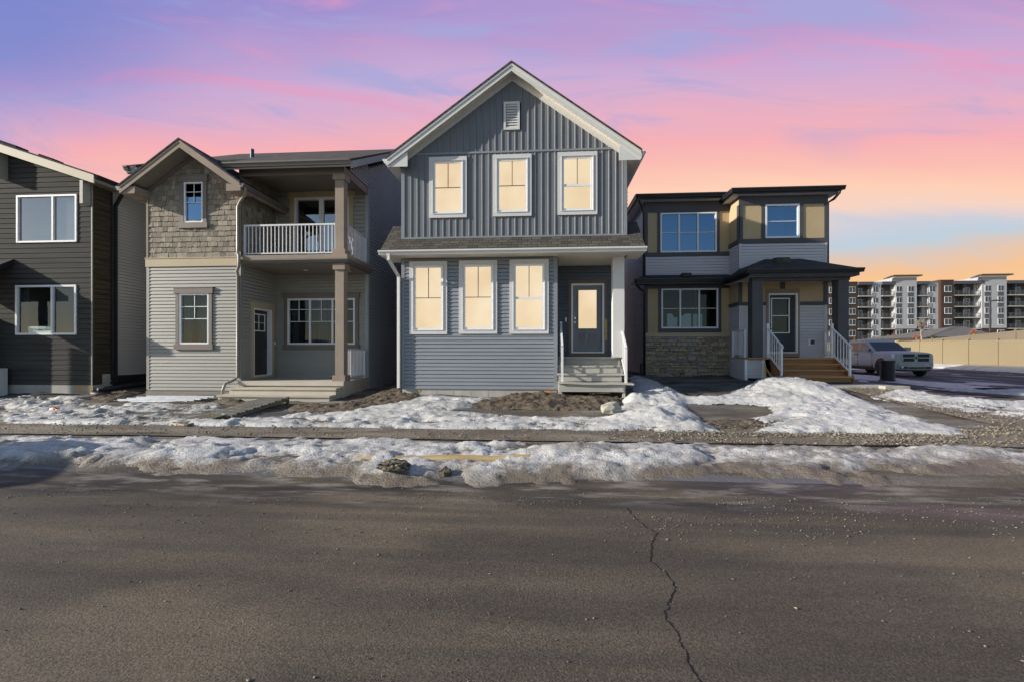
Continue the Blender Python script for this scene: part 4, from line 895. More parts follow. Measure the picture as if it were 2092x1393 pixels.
    mb = MB(); hu, hz = b.px(1575, 672); mb.tube([b.p(hu,hz,-.045), b.p(hu,hz,.01), b.p(hu+.11,hz,.012)], .012); mb.tube([b.p(hu,hz+.14,-.045), b.p(hu,hz+.14,-.02)], .03, 10); mb.build('door_handle', metal_black, dd)
    u, z = b.px(1657, 699); mb = MB(); b.box(mb, u-.10, u+.10, z-.11, z+.11, .0, .03); ob = mb.build('outlet_block', frame_white, H); mb = MB(); b.box(mb, u-.03, u+.07, z-.07, z+.08, .03, .09); mb.build('outlet_cover', trim_char, ob)
    # side and rear walls
    mb = MB(); lap(mb, sl, 0, YB-YL, .75, ztop, .105, .02); mb.build('side_wall', vinyl_shade_lift, H)
    mb = MB(); lap(mb, sr, 0, YB-YP, .75, c4, .105, .015); mb.build('side_wall', vinyl_white, H)
    mb = MB(); sl.box(mb, YB-YL-.1, YB-YL+.02, .7, ztop, -.02, .02); sr.box(mb, -.02, .1, c2, c4, -.02, .02); mb.poly([(X2,YB,.3),(X0,YB,.3),(X0,YB,6.9),(X2,YB,6.9)]); mb.box(X0+.02, X2-.02, YL+.1, YB-.1, .2, .76); mb.build('rear_wall', trim_char, H)
    # roofs
    def hip(x0, x1, y0, y1, z, ov, rise, nm, depthhip=None, top=None):
        xa, xb, ya, yb = x0-ov, x1+ov, y0-ov, y1+ov; m = min(xb-xa, yb-ya)/2; r1, r2 = (xa+m, ya+m), (xb-m, yb-m)
        zt = z+rise; mb = MB()
        tl, tr = (xa+m*.9, ya+m*.9, zt), (xb-m*.9, ya+m*.9, zt); bl, br = (xa+m*.9, yb-m*.9, zt), (xb-m*.9, yb-m*.9, zt)
        C = [(xa,ya,z),(xb,ya,z),(xb,yb,z),(xa,yb,z)]
        mb.poly([C[0],C[1],tr,tl]); mb.poly([C[1],C[2],br,tr]); mb.poly([C[2],C[3],bl,br]); mb.poly([C[3],C[0],tl,bl]); mb.poly([tl,tr,br,bl]); mb.poly([C[3],C[2],C[1],C[0]])
        rf = mb.build(nm, shingle_black, H)
        mb = MB(); h = .13
        gutter_x(mb, xa-.1, xb+.1, ya, z-.005, h, .11); gutter_y(mb, ya, yb, xa, z-.005, -1, h, .11); gutter_y(mb, ya, yb, xb, z-.005, 1, h, .11)
        mb.box(xa, xb, ya+.002, ya+.02, z-.2, z-.006); mb.box(xa+.002, xa+.02, ya+.02, yb, z-.2, z-.006); mb.box(xb-.02, xb-.002, ya+.02, yb, z-.2, z-.006); mb.build('gutter', metal_black, rf)
        mb = MB(); mb.poly([(xa+.02,ya+.02,z-.195),(xb-.02,ya+.02,z-.195),(xb-.02,yb,z-.195),(xa+.02,yb,z-.195)]); mb.build('soffit', soffit_white if ov < .7 else soffit_white, rf)
        return rf
    hip(X0, X2-.3, YL, YB, ztop+.17, .34, .85, 'roof')
    hip(X1, X2, YP, 24, c4+.17, .30, .5, 'bay_roof')
    # skirt roof across the left part and porch roof
    ys = YL-.42; zs = w.px(1404, 569, .42)[1]
    mb = MB(); mb.poly([(X0-.4,ys,zs),(X1,ys,zs),(X1,YL,zs+.20),(X0-.0,YL,zs+.20)]); mb.poly([(X0-.4,ys,zs),(X0,YL,zs+.2),(X0-.4,YL+.3,zs)]); mb.poly([(X0-.4,ys,zs-.01),(X0-.4,YL+.3,zs-.01),(X0,YL+.3,zs-.01),(X1,YL,zs-.01),(X1,ys,zs-.01)]); sk = mb.build('skirt_roof', shingle_black, H)
    mb = MB(); gutter_x(mb, X0-.5, X1-.3, ys, zs-.004, .13, .11); gutter_y(mb, ys, YL+.3, X0-.4, zs-.004, -1, .13, .11); mb.box(X0-.4, X1-.3, ys+.002, ys+.02, zs-.2, zs-.012); mb.build('gutter', metal_black, sk)
    mb = MB(); mb.poly([(X0-.4,ys+.02,zs-.19),(X1,ys+.02,zs-.19),(X1,YL,zs-.19),(X0-.4,YL,zs-.19)]); mb.build('soffit', trim_char, sk)
    xa, xb, ya = 6.72, 10.16, 15.42; zp = at(1640, 549, ya)[1]; zt = zp+.62
    mb = MB(); mb.poly([(xa,ya,zp),(xb,ya,zp),(X2-.9,YP,zt),(X1+.9,YP,zt)]); mb.poly([(xb,ya,zp),(xb,YP+.6,zp),(X2,YP,zp+.3),(X2-.9,YP,zt)]); mb.poly([(xa,YP+.5,zp),(xa,ya,zp),(X1+.9,YP,zt),(X1,YP,zp+.25)]); mb.poly([(xa,ya,zp-.01),(xa,YP+.5,zp-.01),(xb,YP+.6,zp-.01),(xb,ya,zp-.01)]); pr = mb.build('porch_roof', shingle_black, H)
    mb = MB(); gutter_x(mb, xa-.1, xb+.1, ya, zp-.004, .13, .11); gutter_y(mb, ya, YP+.6, xb, zp-.004, 1, .13, .11); gutter_y(mb, ya, YP+.5, xa, zp-.004, -1, .13, .11); mb.box(xa, xb, ya+.002, ya+.025, zp-.24, zp-.012); mb.box(xb-.025, xb-.002, ya+.025, YP+.6, zp-.24, zp-.012); mb.box(xa+.002, xa+.025, ya+.025, YP, zp-.24, zp-.012); mb.build('gutter', metal_black, pr)
    mb = MB(); mb.poly([(xa+.02,ya+.03,zp-.21),(xb-.02,ya+.03,zp-.21),(xb-.02,YP+.6,zp-.21),(xa+.02,YP+.6,zp-.21)]); mb.build('soffit', soffit_white, pr)
    mb = MB(); mb.box(6.93, X2-.0, 15.72, 15.92, zp-.34, zp-.212); mb.build('beam', trim_char, pr)
    for (vx, vy, vz) in ((8.25, 16.45, zp+.45),): mb = MB(); mb.hexa([(vx-.25,vy-.2,vz-.1),(vx+.25,vy-.2,vz-.1),(vx+.25,vy+.2,vz+.05),(vx-.25,vy+.2,vz+.05)], [(vx-.2,vy-.15,vz+.10),(vx+.2,vy-.15,vz+.10),(vx+.2,vy+.15,vz+.13),(vx-.2,vy+.15,vz+.13)]); mb.build('roof_vent', shingle_brown, pr)
    vx, vy, vz = 5.35, YL-.25, zs+.1; mb = MB(); mb.box(vx-.17, vx+.17, vy-.1, vy+.1, vz-.02, vz+.12); mb.build('roof_vent', shingle_brown, sk)
    mb = MB(); mb.lathe([(0,0),(.08,0),(.08,.012),(.05,.014)], (9.0,16.3,zp-.226), 14); mb.build('downlight', frame_white, pr)
    # columns, deck, steps, rails
    ZD = 1.40; cy = 15.68
    mb = MB(); mb.box(6.93, 7.27, cy, cy+.34, ZD-.02, zp-.34); mb.build('column', trim_char, H)
    mb = MB(); mb.box(9.66, 10.0, cy, cy+.34, ZD-.02, zp-.34); mb.build('column', trim_char, H)
    mb = MB(); mb.box(6.75, 10.05, 15.6, YP-.01, ZD-.05, ZD); mb.box(7.5, 9.6, 15.66, 15.7, ZD-.24, ZD-.052); dk = mb.build('porch_deck', wood_cedar_edge, H)
    mb = MB(); mb.box(6.75, 6.82, 15.75, YP, .6, ZD-.05)
    for i in range(6): mb.box(6.72, 7.3, 15.735-.006*(i % 2), 15.77, .72+i*.103, .72+(i+1)*.103-.006)
    mb.build('deck_skirt', vinyl_white, dk); mb = MB(); mb.box(6.70, 6.77, 15.70, 15.78, .6, ZD-.055); mb.box(7.27, 7.34, 15.70, 15.78, .6, ZD-.055); mb.build('skirt_post', frame_white, dk)
    for i, (y, z) in enumerate(((15.33, 1.215), (15.02, 1.03), (14.71, .845))):
        mb = MB(); x0, x1 = 7.55, 9.50
        mb.box(x0, x1, y, y+.34, z-.04, z); s_ = mb.build('step', wood_cedar_edge, dk); mb = MB(); mb.box(x0+.02, x1-.02, y+.035, y+.06, z-.185, z-.042); mb.build('riser', wood_cedar, s_)
    mb = MB(); mb.box(7.5, 9.56, 15.635, 15.655, ZD-.185, ZD-.052); mb.build('riser', wood_cedar, dk)
    mb = MB()
    for x in (7.50, 9.505): mb.prism([(x,14.72,.55),(x,14.72,.84),(x,15.64,1.38),(x,15.64,.55)], (.045,0,0))
    mb.build('stringer', wood_cedar, dk)
    for x in (7.42, 9.46):
        p0, p1 = Vector((x,14.80,.85)), Vector((x,15.68,ZD)); mb = MB(); U = Vector((0,0,1))
        mb.tube([p0, p0+U*.97], .028, square=True); mb.tube([p1, p1+U*1.12], .032, square=True); mb.tube([p0+U*.93-Vector((0,.1,.06)), p1+U*.97], .022, square=True); mb.tube([p0+U*.13, p1+U*.13], .017, square=True)
        hr = mb.build('handrail', metal_rail, H)
        for k in range(1, 6): q = p0.lerp(p1, k/6); mb = MB(); mb.tube([q+U*.14, q+U*.93], .0105, square=True); mb.build('baluster', metal_rail, hr)
    picket_rail(H, (6.80, 15.95, ZD), (6.80, YP-.03, ZD), .92, 8); picket_rail(H, (9.98, 16.05, ZD), (9.98, YP-.03, ZD), .92, 8)
    # black downspouts
    mb = MB(); x = X0-.32
    mb.tube([(x,YL-.46,ztop+.05),(x,YL-.46,ztop-.1),(x+.16,YL-.12,ztop-.25),(X0-.06,YL-.05,ztop-.45),(X0-.06,YL-.05,zs+.1)], .045, 8); mb.build('downspout', metal_black, H, True)
    mb = MB(); mb.tube([(x-.1,ys-.06,zs-.06),(x-.1,ys-.06,zs-.22),(x+.1,YL-.2,zs-.35),(X0-.04,YL-.06,zs-.45),(X0-.04,YL-.06,.6)], .05, 8); mb.tube([(X0-.16,YL-.1,.55),(X0-.16,YL-.1,1.15)], .05, 8); mb.build('downspout', metal_black, H, True)
    mb = MB(); x = X2+.24; mb.tube([(x,YP-.3,c4+.06),(x,YP-.3,c4-.06),(X2+.2,YP-.05,c4-.2),(X2+.05,YP+.05,c4-.3),(X2+.05,YP+.05,zp+.3)], .045, 8); mb.build('downspout', metal_black, H, True)
    return w, wl
trim_sand2 = M('dim_sand_trim', (.27,.215,.15), .6, var=.05)
wC, wlC = house_stone()
# sheets of paper and cut card standing inside the lower window of the stone-based house
def papers():
    c = wlC[2]
    def sheet(pts, lab):
        mb = MB(); mb.prism([wC.p(u, z, -.16) for u, z in pts], (0,.006,0)); o = mb.build('paper_sheet', paper_blue); tag(o, lab, 'paper')
    def q(px, py): return wC.px(px, py, -.16)
    sheet([q(1363,668), q(1384,668), q(1384,649), q(1378,649), q(1376,647), q(1373,641), q(1363,641)], 'white card with a notched corner, leftmost of three in the window over the stone base')
    sheet([q(1391,669), q(1412,669), q(1412,641), q(1399,641), q(1396,645), q(1391,645)], 'white card with a cut top corner, middle of three above the stone base')
    sheet([q(1416,669), q(1435,669), q(1435,642), q(1416,642)], 'plain white card at the right of three cards in the window over the stone')
paper_blue = M('pale_blue_card', (.62,.80,.84), .8, var=.03)
papers()
# ================================================================== the land: heights, road, sidewalk, soil, snow, gravel
def _h(i, j, s):
    n = (i.astype(np.int64)*374761393+j.astype(np.int64)*668265263+s*2147483647) & 0xffffffff
    n = ((n ^ (n >> 13))*1274126177) & 0xffffffff
    return ((n ^ (n >> 16)) & 0xffff)/65535.0
def vn(x, y, s=0):
    i = np.floor(x); j = np.floor(y); fx = x-i; fy = y-j; fx = fx*fx*fx*(fx*(fx*6-15)+10); fy = fy*fy*fy*(fy*(fy*6-15)+10)
    a = _h(i,j,s); b = _h(i+1,j,s); c = _h(i,j+1,s); d = _h(i+1,j+1,s)
    return (a*(1-fx)+b*fx)*(1-fy)+(c*(1-fx)+d*fx)*fy
def fbm(x, y, s=0, o=4, g_=.5):
    t = 0; a = 1; n = 0
    for k in range(o):
        t = t+a*vn(x*2**k+17.3*k, y*2**k-9.1*k, s+k); n += a; a *= g_
    return t/n
def sm(a, b, x): t = np.clip((x-a)/(b-a), 0, 1); return t*t*(3-2*t)
def G(x, y):
    x = np.asarray(x, float); y = np.asarray(y, float)
    yd = np.interp(y, [-60,5.25,5.5,5.8,7.4,8.9,11,12.2,13,17,30,60,125,400,1500], [0,0,.05,.12,.16,.20,.33,.42,.50,.70,.9,1.7,4.3,6,10])
    lf = np.interp(y, [-60,5.25,5.5,5.8,7.4,8.9,12.2,13,17,30,60,125,400,1500], [0,0,.05,.12,.16,.20,.24,.34,.45,.8,1.7,4.3,6,10])
    st = np.interp(y, [-60,5.25,5.5,5.8,7.4,8.9,17,25,30,45,60,125,400,1500], [0,0,.05,.12,.16,.20,.24,.29,.33,.5,1.2,4.3,6,10])
    k = sm(-3.7, -5.6, x); z = yd*(1-k)+lf*k
    k = sm(10.2, 12.6, x); z = z*(1-k)+st*k
    return z+sm(28, 30, x)*sm(9, 20, y)*.20*(1-sm(60,100,y))
def gp(px, py, dz=0.0):
    a, b, v = ray(px, py); t = 8.0
    for _ in range(60):
        z = float(G(t*a, t*b))+dz; t = .5*t+.5*(EYE-z)/max(1e-4, -v)
    return t*a, t*b
def gpp(pts, dz=0.0): return [gp(x, y, dz) for x, y in pts]
def inpoly(X, Y, P):
    r = np.zeros(X.shape, bool); n = len(P)
    for i in range(n):
        x1, y1 = P[i]; x2, y2 = P[(i+1) % n]
        if y1 == y2: continue
        c = ((y1 > Y) != (y2 > Y)) & (X < (x2-x1)*(Y-y1)/(y2-y1)+x1); r ^= c
    return r
def blur(a, k):
    for ax in (0, 1):
        p = np.pad(a, [(k+1, k) if i == ax else (0, 0) for i in (0, 1)], mode='edge'); c = np.cumsum(p, axis=ax); n = a.shape[ax]
        hi = np.take(c, range(2*k+1, 2*k+1+n), axis=ax); lo = np.take(c, range(0, n), axis=ax); a = (hi-lo)/(2*k+1)
    return a
def grid_mesh(name, X, Y, Z, mat, keep=None, attrs=None, smooth=True):
    ny, nx = X.shape; idx = np.arange(nx*ny).reshape(ny, nx)
    q = np.stack([idx[:-1,:-1], idx[:-1,1:], idx[1:,1:], idx[1:,:-1]], -1).reshape(-1, 4)
    if keep is not None:
        kk = (keep[:-1,:-1] | keep[:-1,1:] | keep[1:,1:] | keep[1:,:-1]).reshape(-1); q = q[kk]
    v = np.stack([X, Y, Z], -1).reshape(-1, 3)
    used = np.unique(q); remap = -np.ones(len(v), int); remap[used] = np.arange(len(used)); v = v[used]; q = remap[q]
    return fast_mesh(name, v, q, mat, smooth, {k: a.reshape(-1)[used] for k, a in (attrs or {}).items()})
def fast_mesh(name, v, q, mat, smooth=True, attrs=None):
    me = bpy.data.meshes.new(name); k = q.shape[1]
    me.vertices.add(len(v)); me.vertices.foreach_set('co', v.astype(np.float32).ravel())
    me.loops.add(q.size); me.loops.foreach_set('vertex_index', q.astype(np.int32).ravel())
    me.polygons.add(len(q)); me.polygons.foreach_set('loop_start', np.arange(0, q.size, k, dtype=np.int32)); me.polygons.foreach_set('loop_total', np.full(len(q), k, np.int32))
    if smooth: me.polygons.foreach_set('use_smooth', np.ones(len(q), bool))
    for nm, a in (attrs or {}).items():
        at_ = me.attributes.new(nm, 'FLOAT', 'POINT'); at_.data.foreach_set('value', a.astype(np.float32))
    me.update(); me.validate(); me.materials.append(mat)
    o = bpy.data.objects.new(name, me); COL.objects.link(o); return o

# ---- ground materials
def gmat(name, build):
    m = bpy.data.materials.new(name); m.use_nodes = True; t = m.node_tree; build(t, t.nodes, t.links, t.nodes['Principled BSDF']); return m
def nnoise(t, sc, det=5, st=(1,1,1), ro=.55, off=0.0):
    n = t.nodes; tcn = n.new('ShaderNodeTexCoord'); mp = n.new('ShaderNodeMapping'); mp.inputs['Scale'].default_value = st; mp.inputs['Location'].default_value = (off, off*.7, 0); t.links.new(tcn.outputs['Object'], mp.inputs[0])
    x = n.new('ShaderNodeTexNoise'); x.inputs['Scale'].default_value = sc; x.inputs['Detail'].default_value = det; x.inputs['Roughness'].default_value = ro; t.links.new(mp.outputs[0], x.inputs[0]); return x.outputs[0]
def nramp(t, v, st):
    r = t.nodes.new('ShaderNodeValToRGB'); t.links.new(v, r.inputs[0]); e = r.color_ramp.elements
    e[0].position = st[0][0]; e[0].color = tuple(st[0][1])+(1,); e[1].position = st[-1][0]; e[1].color = tuple(st[-1][1])+(1,)
    for p, c in st[1:-1]:
        x = e.new(p); x.color = tuple(c)+(1,)
    return r.outputs[0]
def nmix(t, f, a, b, mode='MIX'):
    m = t.nodes.new('ShaderNodeMix'); m.data_type = 'RGBA'; m.blend_type = mode
    if isinstance(f, (int, float)): m.inputs[0].default_value = f
    else: t.links.new(f, m.inputs[0])
    for i, v in ((6, a), (7, b)):
        if isinstance(v, tuple): m.inputs[i].default_value = v if len(v) == 4 else v+(1,)
        else: t.links.new(v, m.inputs[i])
    return m.outputs[2]
def nmath(t, op, a, b=None, clamp=False):
    m = t.nodes.new('ShaderNodeMath'); m.operation = op; m.use_clamp = clamp
    for i, v in enumerate((a, b)):
        if v is None: continue
        if isinstance(v, (int, float)): m.inputs[i].default_value = v
        else: t.links.new(v, m.inputs[i])
    return m.outputs[0]
def nrange(t, v, a, b, c=0.0, d=1.0):
    m = t.nodes.new('ShaderNodeMapRange'); m.interpolation_type = 'SMOOTHSTEP'; t.links.new(v, m.inputs[0])
    for i, x in enumerate((a, b, c, d)): m.inputs[i+1].default_value = x
    return m.outputs[0]
def nbump(t, h, s, d, prev=None):
    b = t.nodes.new('ShaderNodeBump'); b.inputs['Strength'].default_value = s; b.inputs['Distance'].default_value = d; t.links.new(h, b.inputs['Height'])
    if prev: t.links.new(prev, b.inputs['Normal'])
    return b.outputs[0]
def nxyz(t):
    tcn = t.nodes.new('ShaderNodeTexCoord'); s = t.nodes.new('ShaderNodeSeparateXYZ'); t.links.new(tcn.outputs['Object'], s.inputs[0]); return s.outputs
def mk_road(t, n, l, p):
    base = nramp(t, nnoise(t, 1.0, 6, (.28,1.5,1)), [(.32,(.068,.059,.049)),(.5,(.100,.084,.066)),(.68,(.148,.120,.087))])
    patch = nrange(t, nnoise(t, .55, 4, (.5,1.1,1), off=11), .50, .66); base = nmix(t, nmath(t, 'MULTIPLY', patch, .75), base, (.170,.136,.098))
    tyre = nrange(t, nnoise(t, 1.0, 3, (.05,2.6,1), off=5), .52, .66); base = nmix(t, nmath(t, 'MULTIPLY', tyre, .38), base, (.062,.057,.053))
    fine = nnoise(t, 95, 3); fineC = nramp(t, fine, [(.36,(.6,.6,.6)),(.52,(1,1,1)),(.68,(1.42,1.4,1.34))]); base = nmix(t, 1.0, base, fineC, 'MULTIPLY')
    y = nxyz(t)[1]; yw = nmath(t, 'ADD', y, nmath(t, 'MULTIPLY', nnoise(t, .9, 5, (.55,1.6,1), off=3), 1.5))
    wet = nmath(t, 'MULTIPLY', nrange(t, yw, 4.85, 5.7), nrange(t, nnoise(t, 1.2, 5, (.35,2.2,1), off=8), .40, .58))
    base = nmix(t, nmath(t, 'MULTIPLY', wet, .72), base, (.026,.025,.026))
    sl = nmath(t, 'MULTIPLY', nrange(t, yw, 5.2, 6.0), nrange(t, nnoise(t, 3.0, 8, (.45,1.9,1), .66, off=21), .47, .66)); base = nmix(t, nmath(t, 'MULTIPLY', sl, .75), base, (.27,.245,.215))
    l.new(base, p.inputs['Base Color']); l.new(nrange(t, wet, 0, 1, .85, .38), p.inputs['Roughness']); p.inputs['Specular IOR Level'].default_value = .2
    dry = nrange(t, wet, 0, 1, 1.0, .12); hh = nmath(t, 'MULTIPLY', nnoise(t, 75, 4, ro=.7), dry)
    l.new(nbump(t, nnoise(t, 2.0, 3, (.5,1.5,1)), .25, .03, nbump(t, hh, .7, .012)), p.inputs['Normal'])
road_m = gmat('worn_asphalt', mk_road)
def mk_side(t, n, l, p):
    base = nramp(t, nnoise(t, .8, 6, (1.6,.22,1)), [(.34,(.052,.052,.056)),(.5,(.085,.082,.080)),(.66,(.145,.135,.125))])
    sn = nrange(t, nnoise(t, 1.0, 6, (.9,.12,1), off=4), .56, .64); base = nmix(t, nmath(t, 'MULTIPLY', sn, .85), base, (.60,.60,.63))
    l.new(base, p.inputs['Base Color']); p.inputs['Roughness'].default_value = .85; p.inputs['Specular IOR Level'].default_value = .15; l.new(nbump(t, nnoise(t, 40, 4), .5, .02), p.inputs['Normal'])
side_m = gmat('icy_asphalt', mk_side)
def mk_walk(t, n, l, p):
    base = nramp(t, nnoise(t, 1.4, 6, (.5,1.6,1)), [(.32,(.115,.092,.068)),(.5,(.19,.160,.125)),(.68,(.27,.235,.185))])
    fine = nramp(t, nnoise(t, 60, 4), [(.36,(.55,.55,.55)),(.52,(1,1,1)),(.68,(1.5,1.45,1.35))]); base = nmix(t, 1.0, base, fine, 'MULTIPLY')
    wet = nrange(t, nnoise(t, .9, 5, (.3,2.0,1), off=6), .56, .68); base = nmix(t, nmath(t, 'MULTIPLY', wet, .6), base, (.05,.043,.036))
    l.new(base, p.inputs['Base Color']); l.new(nrange(t, wet, 0, 1, .85, .35), p.inputs['Roughness']); l.new(nbump(t, nnoise(t, 45, 5, ro=.7), .9, .02), p.inputs['Normal'])
walk_m = gmat('muddy_sidewalk_concrete', mk_walk)
def mk_ground(t, n, l, p):
    base = nramp(t, nnoise(t, 1.1, 7, (.6,1.5,1)), [(.32,(.055,.047,.040)),(.48,(.105,.085,.064)),(.60,(.165,.145,.120)),(.72,(.30,.29,.28))])
    ice = nrange(t, nnoise(t, .8, 5, (.35,1.7,1), off=9), .50, .62); base = nmix(t, nmath(t, 'MULTIPLY', ice, .75), base, (.13,.135,.145))
    snow_far = nmath(t, 'MULTIPLY', nrange(t, nxyz(t)[1], 28, 36), .8); base = nmix(t, snow_far, base, (.32,.28,.22))
    l.new(base, p.inputs['Base Color']); l.new(nrange(t, ice, 0, 1, .95, .3), p.inputs['Roughness']); l.new(nbump(t, nmath(t, 'MULTIPLY', nnoise(t, 22, 6, ro=.7), nrange(t, ice, 0, 1, 1, .25)), 1.0, .05), p.inputs['Normal'])
ground_m = gmat('thawing_ground', mk_ground)
def mk_snow(t, n, l, p):
    at_ = n.new('ShaderNodeAttribute'); at_.attribute_name = 'dirt'; d = at_.outputs['Fac']
    nz = nnoise(t, 3.2, 7, (.75,1.3,1), .62); nz2 = nnoise(t, 13, 6, (1,1,1), .65, 4)
    f = nrange(t, nmath(t, 'ADD', d, nmath(t, 'ADD', nmath(t, 'MULTIPLY', nmath(t, 'SUBTRACT', nz, .5), 1.25), nmath(t, 'MULTIPLY', nmath(t, 'SUBTRACT', nz2, .5), .75))), .30, .95)
    col = nmix(t, f, (.57,.565,.555), (.165,.137,.107))
    sp = nrange(t, nnoise(t, 42, 3, off=2), .63, .70); col = nmix(t, nmath(t, 'MULTIPLY', sp, nrange(t, d, .05, .6, .15, .75)), col, (.10,.082,.062))
    gr = nrange(t, nnoise(t, 1.6, 4, (.6,1.5,1), off=14), .50, .68); col = nmix(t, nmath(t, 'MULTIPLY', gr, .65), col, (.33,.32,.305))
    l.new(col, p.inputs['Base Color']); p.inputs['Roughness'].default_value = .55; p.inputs['Specular IOR Level'].default_value = .3
    l.new(nbump(t, nnoise(t, 38, 5, ro=.65), 1.0, .022, nbump(t, nnoise(t, 14, 5, (.8,1.2,1), .65), .7, .035)), p.inputs['Normal'])
snow_m = gmat('old_melting_snow', mk_snow)

# ---- ground sheet (reaches the horizon)
def axis(fine0, fine1, st, far0, far1):
    a = list(np.arange(fine0, fine1+1e-6, st)); lo = []; s = st*1.6; x = fine0
    while x > far0: x -= s; lo.append(x); s *= 1.35
    hi = []; s = st*1.6; x = fine1
    while x < far1: x += s; hi.append(x); s *= 1.35
    return np.array(lo[::-1]+a+hi)
gx, gy = np.meshgrid(axis(-20, 32, .2, -1400, 1400), axis(4.6, 32, .12, -300, 1400))
gz = G(gx, gy); yard = sm(8.95, 9.3, gy)*(1-sm(26, 30, gy))*(1-sm(13, 13.5, gx))
gz = gz-.012+yard*((fbm(gx*1.1, gy*1.1, 5, 4)-.5)*.14+(fbm(gx*6, gy*6, 9, 3)-.5)*.05-.01)
tag(grid_mesh('ground', gx, gy, gz, ground_m), kind='structure')
rx, ry = np.meshgrid(np.linspace(-90, 90, 181), np.concatenate([np.linspace(-14, 4.5, 30), np.linspace(4.6, 5.75, 20)]))
tag(grid_mesh('road', rx, ry, np.where(ry > 5.25, np.interp(ry, [5.25,5.5,5.8], [0,.035,.10]), 0)+.004+(fbm(rx*.8, ry*.8, 3)-.5)*.002, road_m), kind='structure')
wx, wy = np.meshgrid(np.arange(-42, 13.6, .25), np.arange(7.35, 8.93, .12))
tag(grid_mesh('sidewalk', wx, wy, G(wx, wy)+.012+(fbm(wx*2, wy*2, 8)-.5)*.016, walk_m), kind='structure')
wx, wy = np.meshgrid(np.arange(8.45, 9.86, .14), np.arange(8.96, 14.75, .14))
tag(grid_mesh('walkway', wx, wy, G(wx, wy)+.012+(fbm(wx*2, wy*2, 8)-.5)*.02, walk_m), kind='structure')
wx, wy = np.meshgrid(np.arange(13.8, 28.6, .4), np.concatenate([np.arange(9.2, 40, .5), np.arange(40, 100, 3)]))
tag(grid_mesh('side_street', wx, wy, G(wx, wy)+.010, side_m), kind='structure')
mb = MB(); z = float(G(9, 14.3)); mb.box(8.35, 10.2, 13.75, 14.70, z-.25, z+.055); tag(mb.build('landing', concrete), kind='structure')

# ---- soil and snow as height fields lying on the ground
sx_, sy_ = np.meshgrid(np.arange(-19.5, 24.5, .048), np.arange(4.7, 17.2, .048))
g0 = G(sx_, sy_)
lump = (fbm(sx_*2.6, sy_*2.6, 21, 3)-.5); lump2 = np.abs(fbm(sx_*7, sy_*7, 31, 3)-.5)*2; lump3 = fbm(sx_*17, sy_*17, 41, 2)-.5
def pm_(polys, k=4, dz=.08):
    m = np.zeros(sx_.shape)
    for P in polys: m = np.maximum(m, inpoly(sx_, sy_, gpp(P, dz)).astype(float))
    m = blur(blur(m, k), k); return m
soilP = [[(775,822),(815,800),(872,802),(852,812),(805,826)], [(915,833),(985,818),(1070,806),(1140,798),(1290,792),(1292,812),(1242,840),(1120,834),(1005,832)],
         [(585,838),(600,824),(700,826),(745,812),(815,792),(830,802),(780,826),(690,836),(620,838)],
         [(185,806),(225,786),(296,780),(300,796),(262,812),(215,826)], [(430,818),(470,812),(560,826),(520,836)], [(1395,862),(1480,858),(1560,852),(1640,868),(1500,882),(1400,880)]]
ms_ = pm_(soilP, 3, .0)
st_ = ms_*.105-.075+(lump*.08+lump2*.07+lump3*.06+(fbm(sx_*34, sy_*34, 45, 2)-.5)*.05)*ms_
zc = .10*np.exp(-(((sx_+.05)/1.3)**2+((sy_-11.75)/.35)**2)); st_ = st_+zc*ms_
tag(grid_mesh('soil', sx_, sy_, g0+st_, soil_m, keep=st_ > -.012, smooth=False), kind='structure')
def gauss(px, py, h, rx, ry, dz=.2):
    x, y = gp(px, py, dz); return h*np.exp(-(((sx_-x)/rx)**2+((sy_-y)/ry)**2))
yardP = [[(-40,804),(180,802),(205,822),(262,822),(300,806),(380,818),(455,816),(470,834),(540,848),(600,840),(655,836),(745,826),(815,818),(850,806),(1010,804),(1000,818),(930,834),(1060,842),(1250,846),(1275,815),(1300,798),(1345,806),(1400,820),(1470,868),(1490,884),(-40,886)],
         [(1284,766),(1300,762),(1345,776),(1400,806),(1405,822),(1300,815)],
         [(1470,886),(1560,868),(1430,818),(1395,808),(1470,803),(1540,786),(1572,765),(1640,765),(1700,792),(1770,815),(1860,842),(2000,876),(1990,888)],
         [(1772,806),(1835,790),(1905,800),(1990,812),(2110,806),(2140,856),(2000,842),(1880,822)],
         [(1748,784),(1755,772),(1815,768),(1880,776),(2110,792),(2110,806),(1950,796),(1830,784)]]
bare = pm_([[(1412,820),(1490,817),(1570,822),(1590,838),(1520,850),(1470,856),(1430,840)]], 3, .05)
my = pm_(yardP, 4, .06)*(1-.9*bare)*sm(8.08, 8.28, sy_+(fbm(sx_*1.7, sx_*0+1.3, 66, 3)-.5)*.3)
fr = np.interp(sx_, [-20,-8,-4,2,5,8], [4.75,4.85,4.95,5.0,5.15,5.5])+(fbm(sx_*1.1, sx_*0+3.3, 51, 4)-.5)*.7
bk = 7.34+(fbm(sx_*1.3, sx_*0+7.7, 61, 3)-.5)*.30
mbv = sm(fr-.25, fr+1.0, sy_)*(1-sm(bk-.22, bk, sy_))*(1-sm(11, 12, sx_))
tb = mbv*.065+gauss(365, 900, .09, .75, .36)+gauss(90, 900, .06, 1.0, .36)+gauss(640,910,.03,.8,.3)+gauss(1165, 902, .11, .60, .32)+gauss(1290, 900, .08, .8, .34)+gauss(1640, 905, .06, .9, .4)+gauss(1960,900,.08,.9,.4)
tb = np.where(mbv > .001, tb, 0)*np.minimum(1, mbv*1.1)
